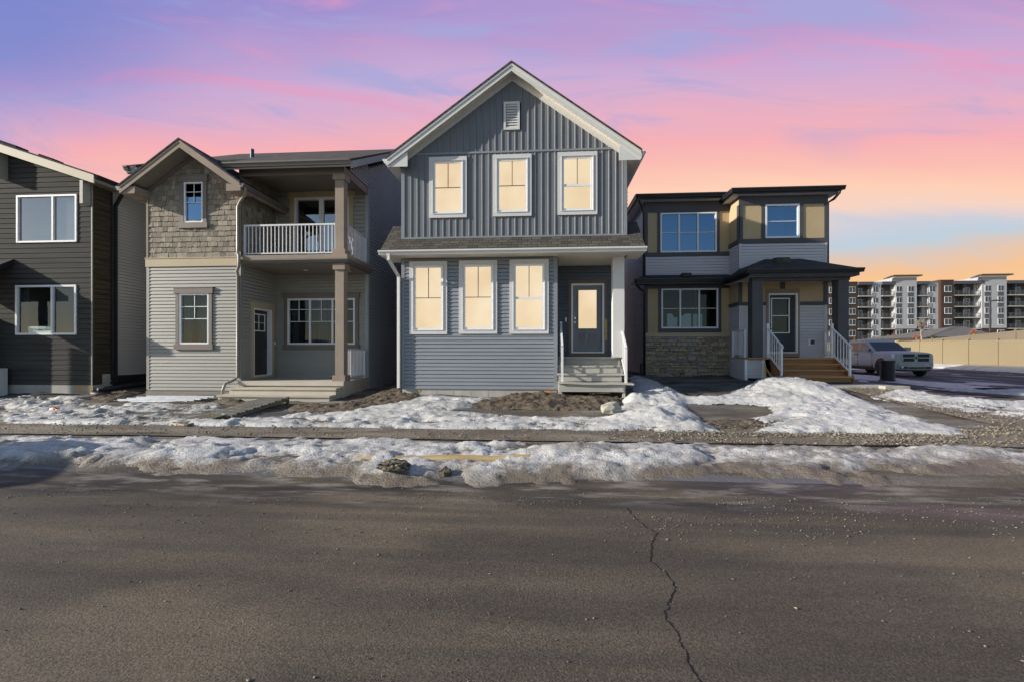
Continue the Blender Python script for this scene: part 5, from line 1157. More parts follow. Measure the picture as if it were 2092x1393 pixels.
tyd = my*.085+gauss(1330, 838, .20, .62, .42)*my+gauss(1420, 856, .10, .5, .25)*my+gauss(1285, 802, .22, .38, .30)*my+gauss(1350,795,.12,.6,.8)*my+gauss(1610, 783, .30, 1.2, 1.5)*my+gauss(1700, 840, .09, 1.0, .8)*my+gauss(900,812,.08,.7,.35)*my+gauss(120,815,.07,1.6,.5)*my+gauss(500,842,.06,.7,.4)*my
T = np.maximum(tb, tyd); mm = np.maximum(mbv, my)
def snow_z(x, y):
    i = int(round((y-4.7)/.048)); j = int(round((x+19.5)/.048)); return float((g0+np.maximum(T, 0))[max(0, i-1):i+2, max(0, j-1):j+2].mean())
rough = .75+.7*fbm(sx_*.7, sy_*.7, 71, 2)
T = T+mm**1.3*rough*((fbm(sx_*1.15, sy_*1.7, 91, 3)-.5)*.085+lump*.07+(lump2-.4)*.036+lump3*.026+(fbm(sx_*9, sy_*11, 47, 2)-.5)*.03)-.075*(1-mm)-.018
T = T-mm*.055*sm(.50, .62, fbm(sx_*1.6, sy_*3.2, 111, 3))*(1-np.clip(T*4, 0, 1))
thin = (sx_ < -4.2) & (sy_ > 8.6); T = T-np.where(thin, .018+.05*(fbm(sx_*.9, sy_*2.2, 81, 4) > .53), 0)
d1 = sm(fr+1.25, fr+.15, sy_)*(sy_ < 7.6)*1.0
dirt = .22+d1*.75+.34*np.exp(-(((sx_-gp(1190,900,.2)[0])/.8)**2+((sy_-gp(1190,900,.2)[1])/.35)**2))+np.where(sy_ > 8.6, .16*sm(-4, -6, sx_), 0)+.24*sm(.07, .0, T)+np.where(sy_ < 7.6, .10+.30*sm(.8, 3.5, sx_)*(.5+fbm(sx_*1.1, sy_*2.5, 121, 3)), 0)
tag(grid_mesh('snow', sx_, sy_, g0+T, snow_m, keep=T > -.012, attrs={'dirt': np.clip(dirt, 0, 1)}), kind='stuff')
# snow lying along the side street and under the far fence
fx_, fy_ = np.meshgrid(np.arange(11.5, 30.2, .12), np.arange(17.2, 46, .15)); T2 = np.maximum(np.maximum(sm(14.6, 15.2, fx_)*(1-sm(16.2, 17.0, fx_)), sm(28.2, 28.8, fx_)), .0)
T2 = T2*.12+(fbm(fx_*1.2, fy_*.5, 5, 4)-.52)*.18-.03; tag(grid_mesh('snow', fx_, fy_, G(fx_, fy_)+T2, snow_m, keep=T2 > -.01, attrs={'dirt': np.clip(.2+.3*sm(.06,0,T2), 0, 1)}), kind='stuff')

# ---- gravel scattered on road, sidewalk and walkway
def scatter(name, pts, rmin, rmax, mat, zf):
    n = len(pts); rng = np.random.default_rng(4); r = rmin*(rmax/rmin)**(rng.random(n)**2.2)
    D = np.array([(1,0,0),(-1,0,0),(0,1,0),(0,-1,0),(0,0,1),(0,0,-1)], float); F = np.array([(0,2,4),(2,1,4),(1,3,4),(3,0,4),(2,0,5),(1,2,5),(3,1,5),(0,3,5)])
    v = D[None]*r[:,None,None]*(1+rng.uniform(-.35,.35,(n,6,1)))*np.stack([rng.uniform(.8,1.4,n), rng.uniform(.8,1.4,n), rng.uniform(.5,.8,n)], -1)[:,None,:]
    an = rng.uniform(0, 6.28, n); c, s_ = np.cos(an)[:,None], np.sin(an)[:,None]; x = v[...,0]*c-v[...,1]*s_; y = v[...,0]*s_+v[...,1]*c
    z = zf(pts[:,0], pts[:,1]); v = np.stack([x+pts[:,0:1], y+pts[:,1:2], v[...,2]+(z+r*.35)[:,None]], -1)
    q = (F[None]+6*np.arange(n)[:,None,None]).reshape(-1, 3); return fast_mesh(name, v.reshape(-1, 3), q, mat, False)
rng = np.random.default_rng(12)
def pick(n, x0, x1, y0, y1, dens):
    x = rng.uniform(x0, x1, n*4); y = rng.uniform(y0, y1, n*4); k = rng.random(n*4) < dens(x, y); return np.stack([x[k], y[k]], -1)[:n]
P = np.concatenate([pick(2600, -8, 8, 3.2, 5.3, lambda x, y: .05+.95*sm(3.3, 4.6, y)*(1-.6*sm(4.9, 5.3, y))*sm(.42, .62, fbm(x*.8, y*1.6, 3))), pick(420, -4, 4.5, 1.4, 3.6, lambda x, y: .3+.7*sm(.5, .65, fbm(x, y, 4)))])
tag(scatter('gravel', P, .0035, .0105, gravel_m, lambda x, y: 0*x+.006), kind='stuff')
P = np.concatenate([pick(6500, -10, 9.5, 7.3, 8.95, lambda x, y: .12+.88*sm(.5, 3.5, x)*sm(.38, .55, fbm(x*1.2, y*2.5, 9))), pick(1800, 8.4, 9.9, 9, 14, lambda x, y: 0*x+1)])
tag(scatter('gravel', P, .008, .026, gravel_m, lambda x, y: G(x, y)+.03), kind='stuff')
# ---- long crack in the asphalt
cr = [(290,125),(310,155),(345,190),(380,215),(430,245),(420,262),(408,280),(405,310),(398,360),(410,380),(445,405),(480,440),(512,490),(495,530),(480,570),(485,585),(455,605),(480,650),(520,700),(545,760),(572,795),(568,835),(600,870),(628,917),(655,960),(670,1010)]
pts = []
for (x, y) in cr:
    a, b, v = ray(1150+x/2.221, 980+y/2.221); t = -EYE/v; pts.append(Vector((t*a, t*b, .0)))
rnd = random.Random(5); fine_ = []
for i in range(len(pts)-1):
    n = max(3, int((pts[i+1]-pts[i]).length/.022))
    for k in range(n): q = pts[i].lerp(pts[i+1], k/n); fine_.append(q+Vector((rnd.uniform(-.011,.011), rnd.uniform(-.006,.006), 0)))
mb = MB()
for i in range(len(fine_)-1):
    a, b = fine_[i], fine_[i+1]; dv = (b-a).normalized(); s_ = Vector((-dv.y, dv.x, 0)); w0 = rnd.uniform(.0015,.006) if i == 0 else w1; w1 = rnd.uniform(.0015,.0065)
    zz = Vector((0,0,.0065)); mb.poly([a-s_*w0+zz, b-s_*w1+zz, b+s_*w1+zz, a+s_*w0+zz])
crack_m = M('crack_shadow', (.012,.011,.010), .9, var=.2)  # flat dark strip, coloured as the shade inside the gap
tag(mb.build('pavement_crack', crack_m), kind='structure')
# ================================================================== loose things in the yards
def blob(name, px, py, r, sq, mat, label, cat, dz=.12, seed=1, sub=4, group=None):
    import bmesh
    x, y = gp(px, py, dz); z = snow_z(x, y)+r*sq[2]*.35; bm = bmesh.new(); bmesh.ops.create_icosphere(bm, subdivisions=sub, radius=1)
    co = np.array([v.co[:] for v in bm.verts]); k = .55+.85*fbm(co[:,0]*1.9+seed*9, co[:,1]*1.9+co[:,2]*2.3, seed, 4)+.5*(fbm(co[:,0]*6+3, co[:,1]*6+co[:,2]*5, seed+5, 2)-.5)
    for v, kk in zip(bm.verts, k): v.co = Vector((v.co.x*kk*r*sq[0], v.co.y*kk*r*sq[1], v.co.z*kk*r*sq[2]))
    me = bpy.data.meshes.new(name); bm.to_mesh(me); bm.free(); me.materials.append(mat); o = bpy.data.objects.new(name, me); COL.objects.link(o); o.location = (x, y, z); return tag(o, label, cat, group)
blob('dirt_clod', 806, 944, .135, (1.45,1.0,.62), clod_m, 'bigger lump of mud on the snow below the left end of the yellow plank', 'dirt clod', .14, 3)
blob('dirt_clod', 909, 943, .07, (1.15,1.0,.8), clod_m, 'small round lump of mud on the snow below the middle of the yellow plank', 'dirt clod', .14, 8)
blob('rock', 1247, 832, .24, (1.0,.8,.75), rock_m, 'pale angular rock beside the grey wooden steps, next to the snow heap', 'rock', .10, 5, 2)
# yellow board sunk in the snow
x0, y0 = gp(725, 917, .16); x1, y1 = gp(1112, 917, .16); mb = MB(); n = 22
hz = [snow_z(x0+(x1-x0)*k/n, y0+(y1-y0)*k/n) for k in range(n+1)]; cz = np.polyfit(range(n+1), hz, 1)
for i in range(n):
    f = lambda k: (x0+(x1-x0)*k/n, y0+(y1-y0)*k/n, float(np.polyval(cz, k))-.006+.008*math.sin(k*.7))
    A, B = f(i), f(i+1); mb.hexa([(A[0],A[1]-.05,A[2]-.05),(B[0],B[1]-.05,B[2]-.05),(B[0],B[1]+.085,B[2]-.05),(A[0],A[1]+.085,A[2]-.05)], [(A[0],A[1]-.05,A[2]),(B[0],B[1]-.05,B[2]),(B[0],B[1]+.085,B[2]+.03),(A[0],A[1]+.085,A[2]+.03)])
PLK = mb.build('wooden_plank', plank_yellow); tag(PLK, 'long weathered yellow plank half sunk in the roadside snow', 'plank')
# orange scrap
x, y = gp(110, 833, .1); z = snow_z(x, y)-.02; mb = MB(); rnd = random.Random(2)
for k in range(3): mb.hexa([(x-.09+k*.05,y-.05,z+.03),(x+.05+k*.04,y-.06+k*.02,z+.04),(x+.06+k*.03,y+.05,z+.03),(x-.07+k*.03,y+.05,z+.02)], [(x-.07+k*.04,y-.03,z+.10-k*.01),(x+.03+k*.05,y-.04,z+.12-k*.02),(x+.05+k*.03,y+.03,z+.10),(x-.05+k*.03,y+.03,z+.09)])
tag(mb.build('plastic_scrap', orange_p), 'crumpled scrap of bright orange plastic on the snow before the dark house', 'scrap')
# ramp of grey slats leading to the sage house steps
def ramp():
    zt = .44; A = Vector(at(1,1,1)+(0,)) if False else None
    def P(px, py, z): a, b, v = ray(px, py); t = (EYE-z)/-v; return Vector((t*a, t*b, z))
    T0, T1 = P(537, 811, .40), P(586, 812, .40); B0, B1 = P(420, 845, .245), P(472, 848, .245)
    H = empty('slatted_ramp', B0, 'grey slatted wooden ramp leaning on the pale concrete steps of the sage house', 'ramp')
    mb = MB(); n = 15
    for i in range(n):
        a = i/n+.004; b = (i+1)/n-.010; p = [T0.lerp(B0, a), T1.lerp(B1, a), T1.lerp(B1, b), T0.lerp(B0, b)]; o = Vector((0,0,.012 if i % 2 else 0))
        mb.hexa([q-Vector((0,0,.03))+o for q in (p[3],p[2],p[1],p[0])], [q+o for q in (p[3],p[2],p[1],p[0])])
    mb.build('slats', slat_m, H)
    mb = MB()
    for (p, q) in ((T0, B0), (T1, B1)): mb.tube([p-Vector((0,0,.055)), q-Vector((0,0,.05))], .028, square=True); 
    mb.tube([T1+Vector((.02,0,.03)), T1+Vector((.02,0,-.22))], .03, square=True); mb.build('rail', wood_side, H)
    C0, C1 = P(374, 862, .235), P(384, 866, .235)
    C0, C1 = P(345, 863, .215), P(381, 868, .215); D0, D1 = P(421, 846, .235), P(460, 848, .24)
    H2 = empty('grating_mat', C0, 'pale brown waffle-pattern mat at the foot of the slatted ramp', 'mat')
    mb = MB(); n, m = 11, 5
    for i in range(n+1): q = i/n; mb.tube([C0.lerp(D0, q), C1.lerp(D1, q)], .012, square=True)
    for j in range(m+1): q = j/m; mb.tube([C0.lerp(C1, q)+Vector((0,0,.008)), D0.lerp(D1, q)+Vector((0,0,.008))], .014, square=True)
    mb.build('lattice', mat_tan, H2)
    mb = MB(); mb.tube([C1+Vector((0,-.03,-.02)), D1+Vector((0,-.03,-.01))], .032, square=True); mb.build('edge_bar', wood_side, H2)
slat_m = M('weathered_grey_slat', (.13,.125,.108), .85, var=.3, vs=2.5, bump=.3, bs=18, stretch=(4,.6,3))
wood_side = M('olive_grey_lumber', (.15,.125,.085), .85, var=.25, vs=2, bump=.3)
mat_tan = M('tan_waffle_mat', (.36,.30,.21), .85, var=.15, vs=3)
ramp()
# corrugated sheets by the foundation of the sage house
mb = MB(); xs, y0 = -11.4, 12.35
for k in range(5):
    y = y0-k*.10; x1 = -9.35-k*.12; z = .335-k*.024; mb.hexa([(xs-.2*k,y-.055,z-.03),(x1,y-.055,z-.03),(x1,y+.035,z-.03),(xs-.2*k,y+.035,z-.03)], [(xs-.2*k,y-.03,z+.012),(x1,y-.03,z+.012),(x1,y+.01,z+.012),(xs-.2*k,y+.01,z+.012)])
tag(mb.build('corrugated_sheet', galv), 'ribbed silvery metal sheets lying flat below the sage house wall', 'metal sheet')
# black drainage membrane roll between the two left houses
mb = MB(); mb.tube([(-13.55,12.95,.43),(-13.35,13.6,.50),(-13.2,14.6,.56),(-13.1,16,.62)], .075, 8); mb.tube([(-13.75,13.0,.36),(-13.6,12.85,.33),(-13.1,12.9,.30)], .08, 8); tag(mb.build('membrane_roll', fabric_blk, None, True), 'black roll of membrane lying in the gap beside the dark house', 'roll')
# timber scraps beside the cedar steps
def plank(nm, p, q, w, h, mat, label):
    mb = MB(); p = Vector(p); q = Vector(q); d = (q-p).normalized(); s_ = d.cross(Vector((0,0,1))).normalized()*w/2; u = Vector((0,0,h))
    mb.hexa([p-s_, q-s_, q+s_, p+s_], [p-s_+u, q-s_+u, q+s_+u, p+s_+u]); return tag(mb.build(nm, mat), label, 'lumber')
plank('lumber_offcut', (6.95,14.95,.66), (7.45,14.75,.64), .09, .09, wood_yellow, 'pale lumber offcut lying on the ground left of the cedar steps')
plank('lumber_offcut', (7.18,15.3,.70), (7.24,15.5,1.2), .05, .05, wood_yellow, 'thin pale stick leaning upright against the deck left of the cedar steps')
plank('lumber_offcut', (7.36,15.2,.70), (7.28,15.55,1.05), .04, .06, wood_yellow, 'short pale stick leaning at a slant beside the white stair rail')
mb = MB(); zz = float(G(9.9,13.6)); mb.box(9.55, 10.2, 13.45, 13.72, zz-.05, zz+.11); tag(mb.build('concrete_block', rock_m), 'low pale stone block at the edge of the landing before the cedar steps', 'block')
# black ribbed drum
x, y = 15.35, 21.5; z = float(G(x, y)); o = empty('ribbed_barrel', (x,y,z), 'black ribbed plastic barrel standing in front of the silver pickup', 'barrel')
pr = []; 
for k in range(19): pr += [(.265+.018*(k % 2), .12+k*.042), (.265+.018*(k % 2), .12+k*.042+.03)]
mb = MB(); mb.lathe([(.0,0),(.33,0),(.33,.04),(.285,.10)]+pr+[(.28,.93),(.25,.93),(.25,.80),(0,.80)], (x,y,z), 28); mb.build('barrel_body', black_p, o)
mb = MB(); mb.lathe([(.275,.90),(.30,.90),(.30,.945),(.275,.945)], (x,y,z), 28); mb.build('rim', black_p, o)

# ================================================================== pickup truck
silver = M('dusty_silver_paint', (.46,.46,.45), .5, metal=0, spec=.15, var=.08, vs=2.0)
silver2 = M('silver_bumper', (.34,.34,.335), .45, metal=.1, var=.1)
tyre_m = M('tyre_rubber', (.018,.018,.018), .85, var=.2)
rim_m = M('alloy_rim', (.45,.45,.46), .3, metal=.8, var=.05)
autoglass = M('dark_car_glass', (.014,.017,.018), .06, spec=.9, var=.2)
black_trim = M('black_car_trim', (.012,.012,.013), .5, var=.1)
lens_m = M('headlamp_lens', (.75,.76,.75), .12, spec=.8, var=.15, vs=8)
def loft(mb, secs):
    n = len(secs[0]); b = len(mb.v)
    for s in secs: mb.v += [tuple(p) for p in s]
    for i in range(len(secs)-1):
        for k in range(n):
            w = (k+1) % n; mb.f.append((b+i*n+k, b+i*n+w, b+(i+1)*n+w, b+(i+1)*n+k))
    mb.f.append(tuple(b+k for k in range(n))[::-1]); mb.f.append(tuple(b+(len(secs)-1)*n+k for k in range(n)))
def sec(x, w, z0, z1, r=.12, crown=.03):
    h = [(0,z1+crown),(w*.55,z1+crown*.7),(w-r,z1),(w-r*.3,z1-r*.3),(w,z1-r),(w+.015,(z0+z1)/2),(w,z0+.14),(w-.05,z0),(0,z0)]
    return [(x,y,z) for y, z in h]+[(x,-y,z) for y, z in h[-2:0:-1]]
def pickup(loc, rz):
    H = empty('pickup_truck', loc, 'dusty silver crew-cab pickup truck parked on the side street', 'truck'); H.rotation_euler = (0,0,rz); LOCAL[0] = True
    mb = MB(); loft(mb, [sec(2.80,.80,.62,1.16,.10), sec(2.74,.90,.56,1.20,.10), sec(2.45,.97,.50,1.25,.12), sec(1.9,.99,.50,1.29,.12), sec(1.25,.99,.48,1.31,.10), sec(.2,.985,.46,1.31,.08,.0), sec(-1.5,.985,.46,1.32,.08,.0)]); body = mb.build('body', silver, H, True)
    mb = MB(); loft(mb, [sec(-1.54,.985,.50,1.35,.05,0), sec(-2.9,.97,.55,1.35,.05,0)]); mb.build('cargo_bed', silver, H)
    mb = MB(); mb.box(-2.85,-1.6,-.85,.85,1.353,1.365); mb.build('bed_cover', black_trim, H)
    def ring(z, xa, xb, w, r):                                # rounded rectangle at height z
        P = []
        for (cx, cy, a0) in ((xb-r, w-r, 0), (xa+r, w-r, 90), (xa+r, -w+r, 180), (xb-r, -w+r, 270)):
            for k in range(4): an = R(a0+30*k); P.append((cx+r*math.cos(an), cy+r*math.sin(an), z))
        return P
    mb = MB(); loft(mb, [ring(1.27,-1.50,1.28,.965,.10), ring(1.50,-1.47,.92,.92,.12), ring(1.84,-1.36,.42,.82,.14), ring(1.93,-1.28,.36,.79,.16), ring(1.97,-1.1,.15,.66,.2)]); cab = mb.build('cab', silver, H, True)
    # glazing
    mb = MB(); mb.poly([(1.20,-.80,1.33),(1.20,.80,1.33),(.46,.70,1.83),(.46,-.70,1.83)]); mb.v = [(a+.03,b,c+.01) for a, b, c in mb.v]; mb.build('windscreen', autoglass, H)
    for s in (1, -1):
        yb = lambda z: s*(.965-(z-1.27)*.255+.014)
        for xs in ((1.02,.42,.04,.04), (-.06,-.06,-1.18,-1.32)):
            mb = MB(); z0, z1 = 1.36, 1.80; mb.poly([(xs[0],yb(z0),z0),(xs[1],yb(z1),z1),(xs[2],yb(z1),z1),(xs[3],yb(z0),z0)]); mb.build('side_window', autoglass, H)
        for x in (.0, -1.05): 
            mb = MB(); mb.box(x-.32 if x == 0 else x+.02, x-.10 if x == 0 else x+.24, s*1.0-.01, s*1.0+.02, 1.14, 1.18); mb.build('door_handle', black_trim, H)
        mb = MB()
        for x in (1.12, -.02, -1.50): mb.box(x-.008, x+.008, s*.99-.012, s*.99+.014, .55, 1.27)
        mb.build('door_seam', black_trim, body)
        mb = MB(); mb.box(.72,.90,s*1.02-.02,s*1.02+.2*s if s > 0 else s*1.02+.02,1.33,1.54) if s > 0 else mb.box(.72,.90,-1.24,-1.0,1.33,1.54); mi = mb.build('wing_mirror', silver2, H)
        mb = MB(); mb.box(-1.2,1.1,s*.97-.03,s*.97+.03,.42,.50); mb.build('sill_step', black_trim, H)
        for x in (1.86, -1.80):
            mb = MB(); A = []; 
            for k in range(13): an = R(-10+200*k/12); A.append((x+.50*math.cos(an), s*1.0, .47+.50*math.sin(an)))
            mb.prism(A, (0,s*.018,0)); mb.build('wheel_arch', black_trim, body)
            mb = MB()
            for k in range(12):
                a0, a1 = R(-6+192*k/12), R(-6+192*(k+1)/12); f = lambda an, r, o: (x+r*math.cos(an), s*(1.0+o), .47+r*math.sin(an))
                mb.hexa([f(a0,.49,0), f(a1,.49,0), f(a1,.49,.045), f(a0,.49,.045)], [f(a0,.57,0), f(a1,.57,0), f(a1,.57,.03), f(a0,.57,.03)])
            mb.build('fender_flare', silver, body)
            def wheel_pts(pr):
                m2 = MB(); m2.lathe(pr, (0,0,0), 24); m2.v = [(x+a, s*(.80+c), .41+b) for a, b, c in m2.v]; return m2
            wh = wheel_pts([(.30,0),(.395,.02),(.41,.06),(.41,.18),(.395,.225),(.30,.235)]).build('wheel', tyre_m, H, True)
            wheel_pts([(.0,.05),(.30,.05),(.30,.228),(.25,.215),(.2,.16),(.07,.19),(.0,.19)]).build('rim', rim_m, wh)
    # front end
    mb = MB(); X = 2.80
    mb.prism([(X,-.60,.74),(X,.60,.74),(X,.72,.92),(X,.70,1.20),(X,-.70,1.20),(X,-.72,.92)], (.035,0,0)); gr = mb.build('grille', silver, H)
    for (a, b, c, d) in ((-.64,-.08,1.01,1.17), (.08,.64,1.01,1.17), (-.62,-.08,.79,.96), (.08,.62,.79,.96)): mb = MB(); mb.box(X+.03,X+.045,a,b,c,d); mb.build('grille_opening', black_trim, gr)
    mb = MB(); mb.lathe([(0,0),(.06,0),(.06,.015),(0,.02)], (0,0,0), 12); mb.v = [(X+.036+c, a*.8, 0.985+b*1.1) for a, b, c in mb.v]; mb.build('badge', black_trim, gr)
    for s in (1, -1):
        mb = MB(); mb.hexa([(2.62,s*.72,.92),(2.80,s*.73,.94),(2.62,s*.975,.96),(2.45,s*.96,.96)], [(2.62,s*.72,1.16),(2.78,s*.72,1.17),(2.58,s*.975,1.18),(2.45,s*.96,1.18)]); mb.build('headlight', lens_m, H)
        mb = MB(); mb.tube([(2.88,s*.72,.50),(2.925,s*.72,.50)], .05, 12); mb.build('fog_lamp', lens_m, H)
    mb = MB(); loft(mb, [[(2.60,y,z),(2.86-.25*abs(y)**3,y,z),(2.90-.25*abs(y)**3,y,z+.18),(2.88-.25*abs(y)**3,y,z+.34),(2.60,y,z+.34)] for y, z in ((-1.0,.42),(-.8,.38),(-.4,.36),(0,.36),(.4,.36),(.8,.38),(1.0,.42))]); bp_ = mb.build('bumper', silver2, H, False)
    mb = MB(); mb.box(2.87,2.91,-.36,.36,.44,.50); mb.box(2.79,2.90,-.72,-.44,.44,.52); mb.box(2.79,2.90,.44,.72,.44,.52); mb.build('bumper_intake', black_trim, bp_)
    mb = MB(); mb.box(-2.6,2.7,-.8,.8,.30,.48); mb.build('chassis', black_trim, H)
    mb = MB(); mb.poly([(1.30,.2,1.222),(1.30,.62,1.222),(.95,.60,1.49),(.95,.22,1.49)]) if False else mb.box(.55,.70,.30,.5,1.15,1.5); mb.build('seat', curtain_m, H)
    LOCAL[0] = False
    return H
tx = 19.15; pickup((tx, 27.7, float(G(tx, 26))+.005), R(-90))

# ================================================================== fence panels, posts
def fence(name, p, q, n, h, mat, label, zf, inset=0):
    H = empty(name, (p[0], p[1], zf(*p)), label, 'fence')
    P = Vector((p[0],p[1],0)); Q = Vector((q[0],q[1],0)); d = (Q-P).normalized(); s_ = Vector((-d.y, d.x, 0))
    pan = MB()
    for i in range(n):
        a = P.lerp(Q, i/n); b = P.lerp(Q, (i+1)/n); za, zb = zf(a.x,a.y), zf(b.x,b.y); U = lambda z: Vector((0,0,z))
        pan.hexa([a-s_*.02+U(za-.1), b-s_*.02+U(zb-.1), b+s_*.02+U(zb-.1), a+s_*.02+U(za-.1)], [a-s_*.02+U(za+h-.06), b-s_*.02+U(zb+h-.06), b+s_*.02+U(zb+h-.06), a+s_*.02+U(za+h-.06)])
        for (c, e) in ((h-.14, h), (.02, .16)): pan.hexa([a-s_*.035+U(za+c), b-s_*.035+U(zb+c), b+s_*.035+U(zb+c), a+s_*.035+U(za+c)], [a-s_*.035+U(za+e), b-s_*.035+U(zb+e), b+s_*.035+U(zb+e), a+s_*.035+U(za+e)])
    pan.build('panels', mat, H)
    for i in range(n+1):
        a = P.lerp(Q, i/n); z = zf(a.x, a.y); mb = MB(); mb.box(a.x-.065, a.x+.065, a.y-.065, a.y+.065, z-.15, z+h+.07); k = .085; mb.hexa([(a.x-k,a.y-k,z+h+.07),(a.x+k,a.y-k,z+h+.07),(a.x+k,a.y+k,z+h+.07),(a.x-k,a.y+k,z+h+.07)], [(a.x-.02,a.y-.02,z+h+.13),(a.x+.02,a.y-.02,z+h+.13),(a.x+.02,a.y+.02,z+h+.13),(a.x-.02,a.y+.02,z+h+.13)]); mb.build('post', mat, H)
    return H
GF = lambda x, y: float(G(x, y))
fence('vinyl_fence', (29.9, 25.9), (29.9, 40.6), 7, 1.80, vinyl_fence, 'beige vinyl fence of flat panels running along the side street', GF)
vinyl_fence_sunlit = M('sunlit_yellow_fence', (.62,.44,.13), .5, var=.04)  # beige fence again, full sunlight put into its yellow
fence('vinyl_fence', (17.0, 40.75), (29.8, 40.75), 6, 1.75, vinyl_fence_sunlit, 'beige fence stretch coloured sunlit yellow, glimpsed behind the pickup truck', GF)
fence('vinyl_fence', (38.5, 36.0), (38.5, 52.0), 4, 1.8, vinyl_fence_shade, 'brownish shaded fence standing higher, behind the beige vinyl fence', lambda x, y: 1.72-.055*(y-36.0))

# ================================================================== apartment block
brick_brown = M('dark_brown_cladding', (.050,.032,.026), .8, var=.12, vs=.6)
clad_white = M('white_panel_cladding', (.36,.365,.38), .6, var=.03, vs=.4)
clad_grey = M('dark_grey_panel', (.085,.085,.095), .6, var=.05)
clad_olive = M('olive_siding_shaded', (.075,.070,.060), .7, var=.06)  # olive darkened to put the canopies' shade into the recess walls
roof_blue = M('slate_fascia', (.075,.078,.09), .6, var=.05)
slab_m = M('balcony_slab', (.42,.41,.39), .7, var=.05)
apt_glass = M('apartment_glass', (.04,.045,.055), .25, spec=.6, var=.45, vs=.35)
rail_dark = M('dark_railing', (.10,.105,.115), .4, var=.05)
rail_glass = glass('railing_glass', (.55,.58,.6), .08)
def apartments():
    YA = 130.0; w = Wall(0, YA, 1, 0); U = lambda px: w.px(px, 640)[0]; Z = lambda py, px=1850: w.px(px, py)[1]
    H = empty('apartment_building', (U(1850), YA, Z(697)), 'five-storey apartment block of brown, white and grey bays with stacked balconies', 'apartments')
    rows = [591.3, 613.5, 635.7, 658.0, 680.4]; zr = lambda py: Z(py)
    zb, zt = Z(703), Z(575.5)
    def block(px0, px1, top, mat, o=0.0, dep=14, zbot=None, nm='wall'):
        mb = MB(); w.box(mb, U(px0), U(px1), zb-2 if zbot is None else zbot, top, -dep, o); return mb.build(nm, mat, H)
    block(1664, 2150, zt-.6, clad_olive, -1.5, 16, nm='core_wall')
    wins = {}
    def win(px0, px1, rws, o, wd=None):
        for r in rws:
            u0, u1 = U(px0), U(px1); z = zr(r); key = (round(u1-u0, 2))
            mb = MB(); f = .06; h = .78; w.box(mb, u0, u1, z-h-.1, z+h, o-.02, o+.05); fr = mb.build('window', frame_white, H)
            mb = MB(); m = (u0+u1)/2; w.box(mb, u0+f, m-.05, z-h+.03, z+h-f, o+.05, o+.06); w.box(mb, m+.05, u1-f, z-h+.03, z+h-f, o+.05, o+.06); mb.build('pane', apt_glass, fr)
    def balc(px0, px1, floors, doors, canopy=True):
        if canopy: mb = MB(); w.box(mb, U(px0)-.1, U(px1)+.1, Z(582), Z(575.8), -2.0, .55); mb.build('canopy', roof_blue, H)
        for py in floors:
            z = zr(py)
            mb = MB(); w.box(mb, U(px0)-.05, U(px1)+.05, z-.22, z, -2.0, .35); s_ = mb.build('balcony', slab_m, H)
            mb = MB(); u0, u1 = U(px0), U(px1); n = max(2, round((u1-u0)/1.2))
            for k in range(n+1): x = u0+(u1-u0)*k/n; w.box(mb, x-.03, x+.03, z, z+1.05, .25, .31)
            w.box(mb, u0, u1, z+1.05, z+1.12, .24, .32); w.box(mb, u0, u1, z+.08, z+.13, .25, .30)
            m2 = max(2, round((u1-u0)/.22))
            for k in range(m2): x = u0+(u1-u0)*(k+.5)/m2; w.box(mb, x-.012, x+.012, z+.13, z+1.05, .27, .29)
            mb.build('railing', rail_dark, s_)
        for (d0, d1) in doors:
            for py in floors:
                z = zr(py); u0, u1 = U(d0), U(d1); mb = MB(); w.box(mb, u0, u1, z, z+2.15, -1.52, -1.44); d = mb.build('patio_door', frame_white, H)
                mb = MB(); m = (u0+u1)/2; w.box(mb, u0+.1, m-.05, z+.1, z+2.05, -1.44, -1.42); w.box(mb, m+.05, u1-.1, z+.1, z+2.05, -1.44, -1.42); mb.build('pane', apt_glass, d)
    F5 = [604, 626.5, 649, 671.3, 694]; F4 = F5[:4]
    block(1668, 1752.5, zt+.1, brick_brown); win(1734.5, 1748, rows, 0); win(1694, 1704, rows, 0); win(1672,1684,rows,0)
    balc(1753, 1781, F5, [(1754.5, 1769)]); mb = MB(); w.box(mb, U(1777), U(1782.5), zb, Z(581), -2, -.4); mb.build('wall', clad_grey, H)
    block(1782.5, 1800, zt, clad_white); win(1783.5, 1794, rows, 0)
    balc(1801, 1826, F5, [(1800.8, 1812.5)])
    def tower(a, b, cols, roof0, roof1, base):
        block(a, b, Z(567.5), clad_white, .5, 12, Z(base)); block(a, b, Z(base), brick_brown, .45, 12)
        mb = MB(); u0, u1 = U(roof0), U(roof1); z = Z(565.5)
        mb.hexa([w.p(u0,z-.75,-6), w.p(u0,z-.75,1.3), w.p(u0+2.2,z,1.3), w.p(u0+2.2,z,-6)][::-1] if False else [w.p(u0,z-.75,1.3), w.p(u0+1.9,z-.05,1.3), w.p(u0+1.9,z-.05,-.2), w.p(u0,z-.75,-.2)], [w.p(u0,z-.45,1.3), w.p(u0+1.9,z+.3,1.3), w.p(u0+1.9,z+.3,-.2), w.p(u0,z-.45,-.2)]); w.box(mb, u0+1.9, u1, z-.05, z+.3, -.2, 1.3); mb.build('tower_roof', roof_blue, H)
        for (c0, c1) in cols:
            win(c0, c1, rows[:4], .5)
            for i in range(3): mb = MB(); w.box(mb, U(c0), U(c1), zr(rows[i+1])+.86, zr(rows[i])-.96, .48, .53); mb.build('spandrel_panel', clad_grey, H)
        mb = MB()
        for py in (581.5, 603.5, 625.5, 648): w.box(mb, U(a)+.02, U(b)-.02, Z(py)-.03, Z(py)+.03, .49, .506)
        for px in (a+15, b-13): w.box(mb, U(px)-.03, U(px)+.03, Z(base), Z(568), .49, .508)
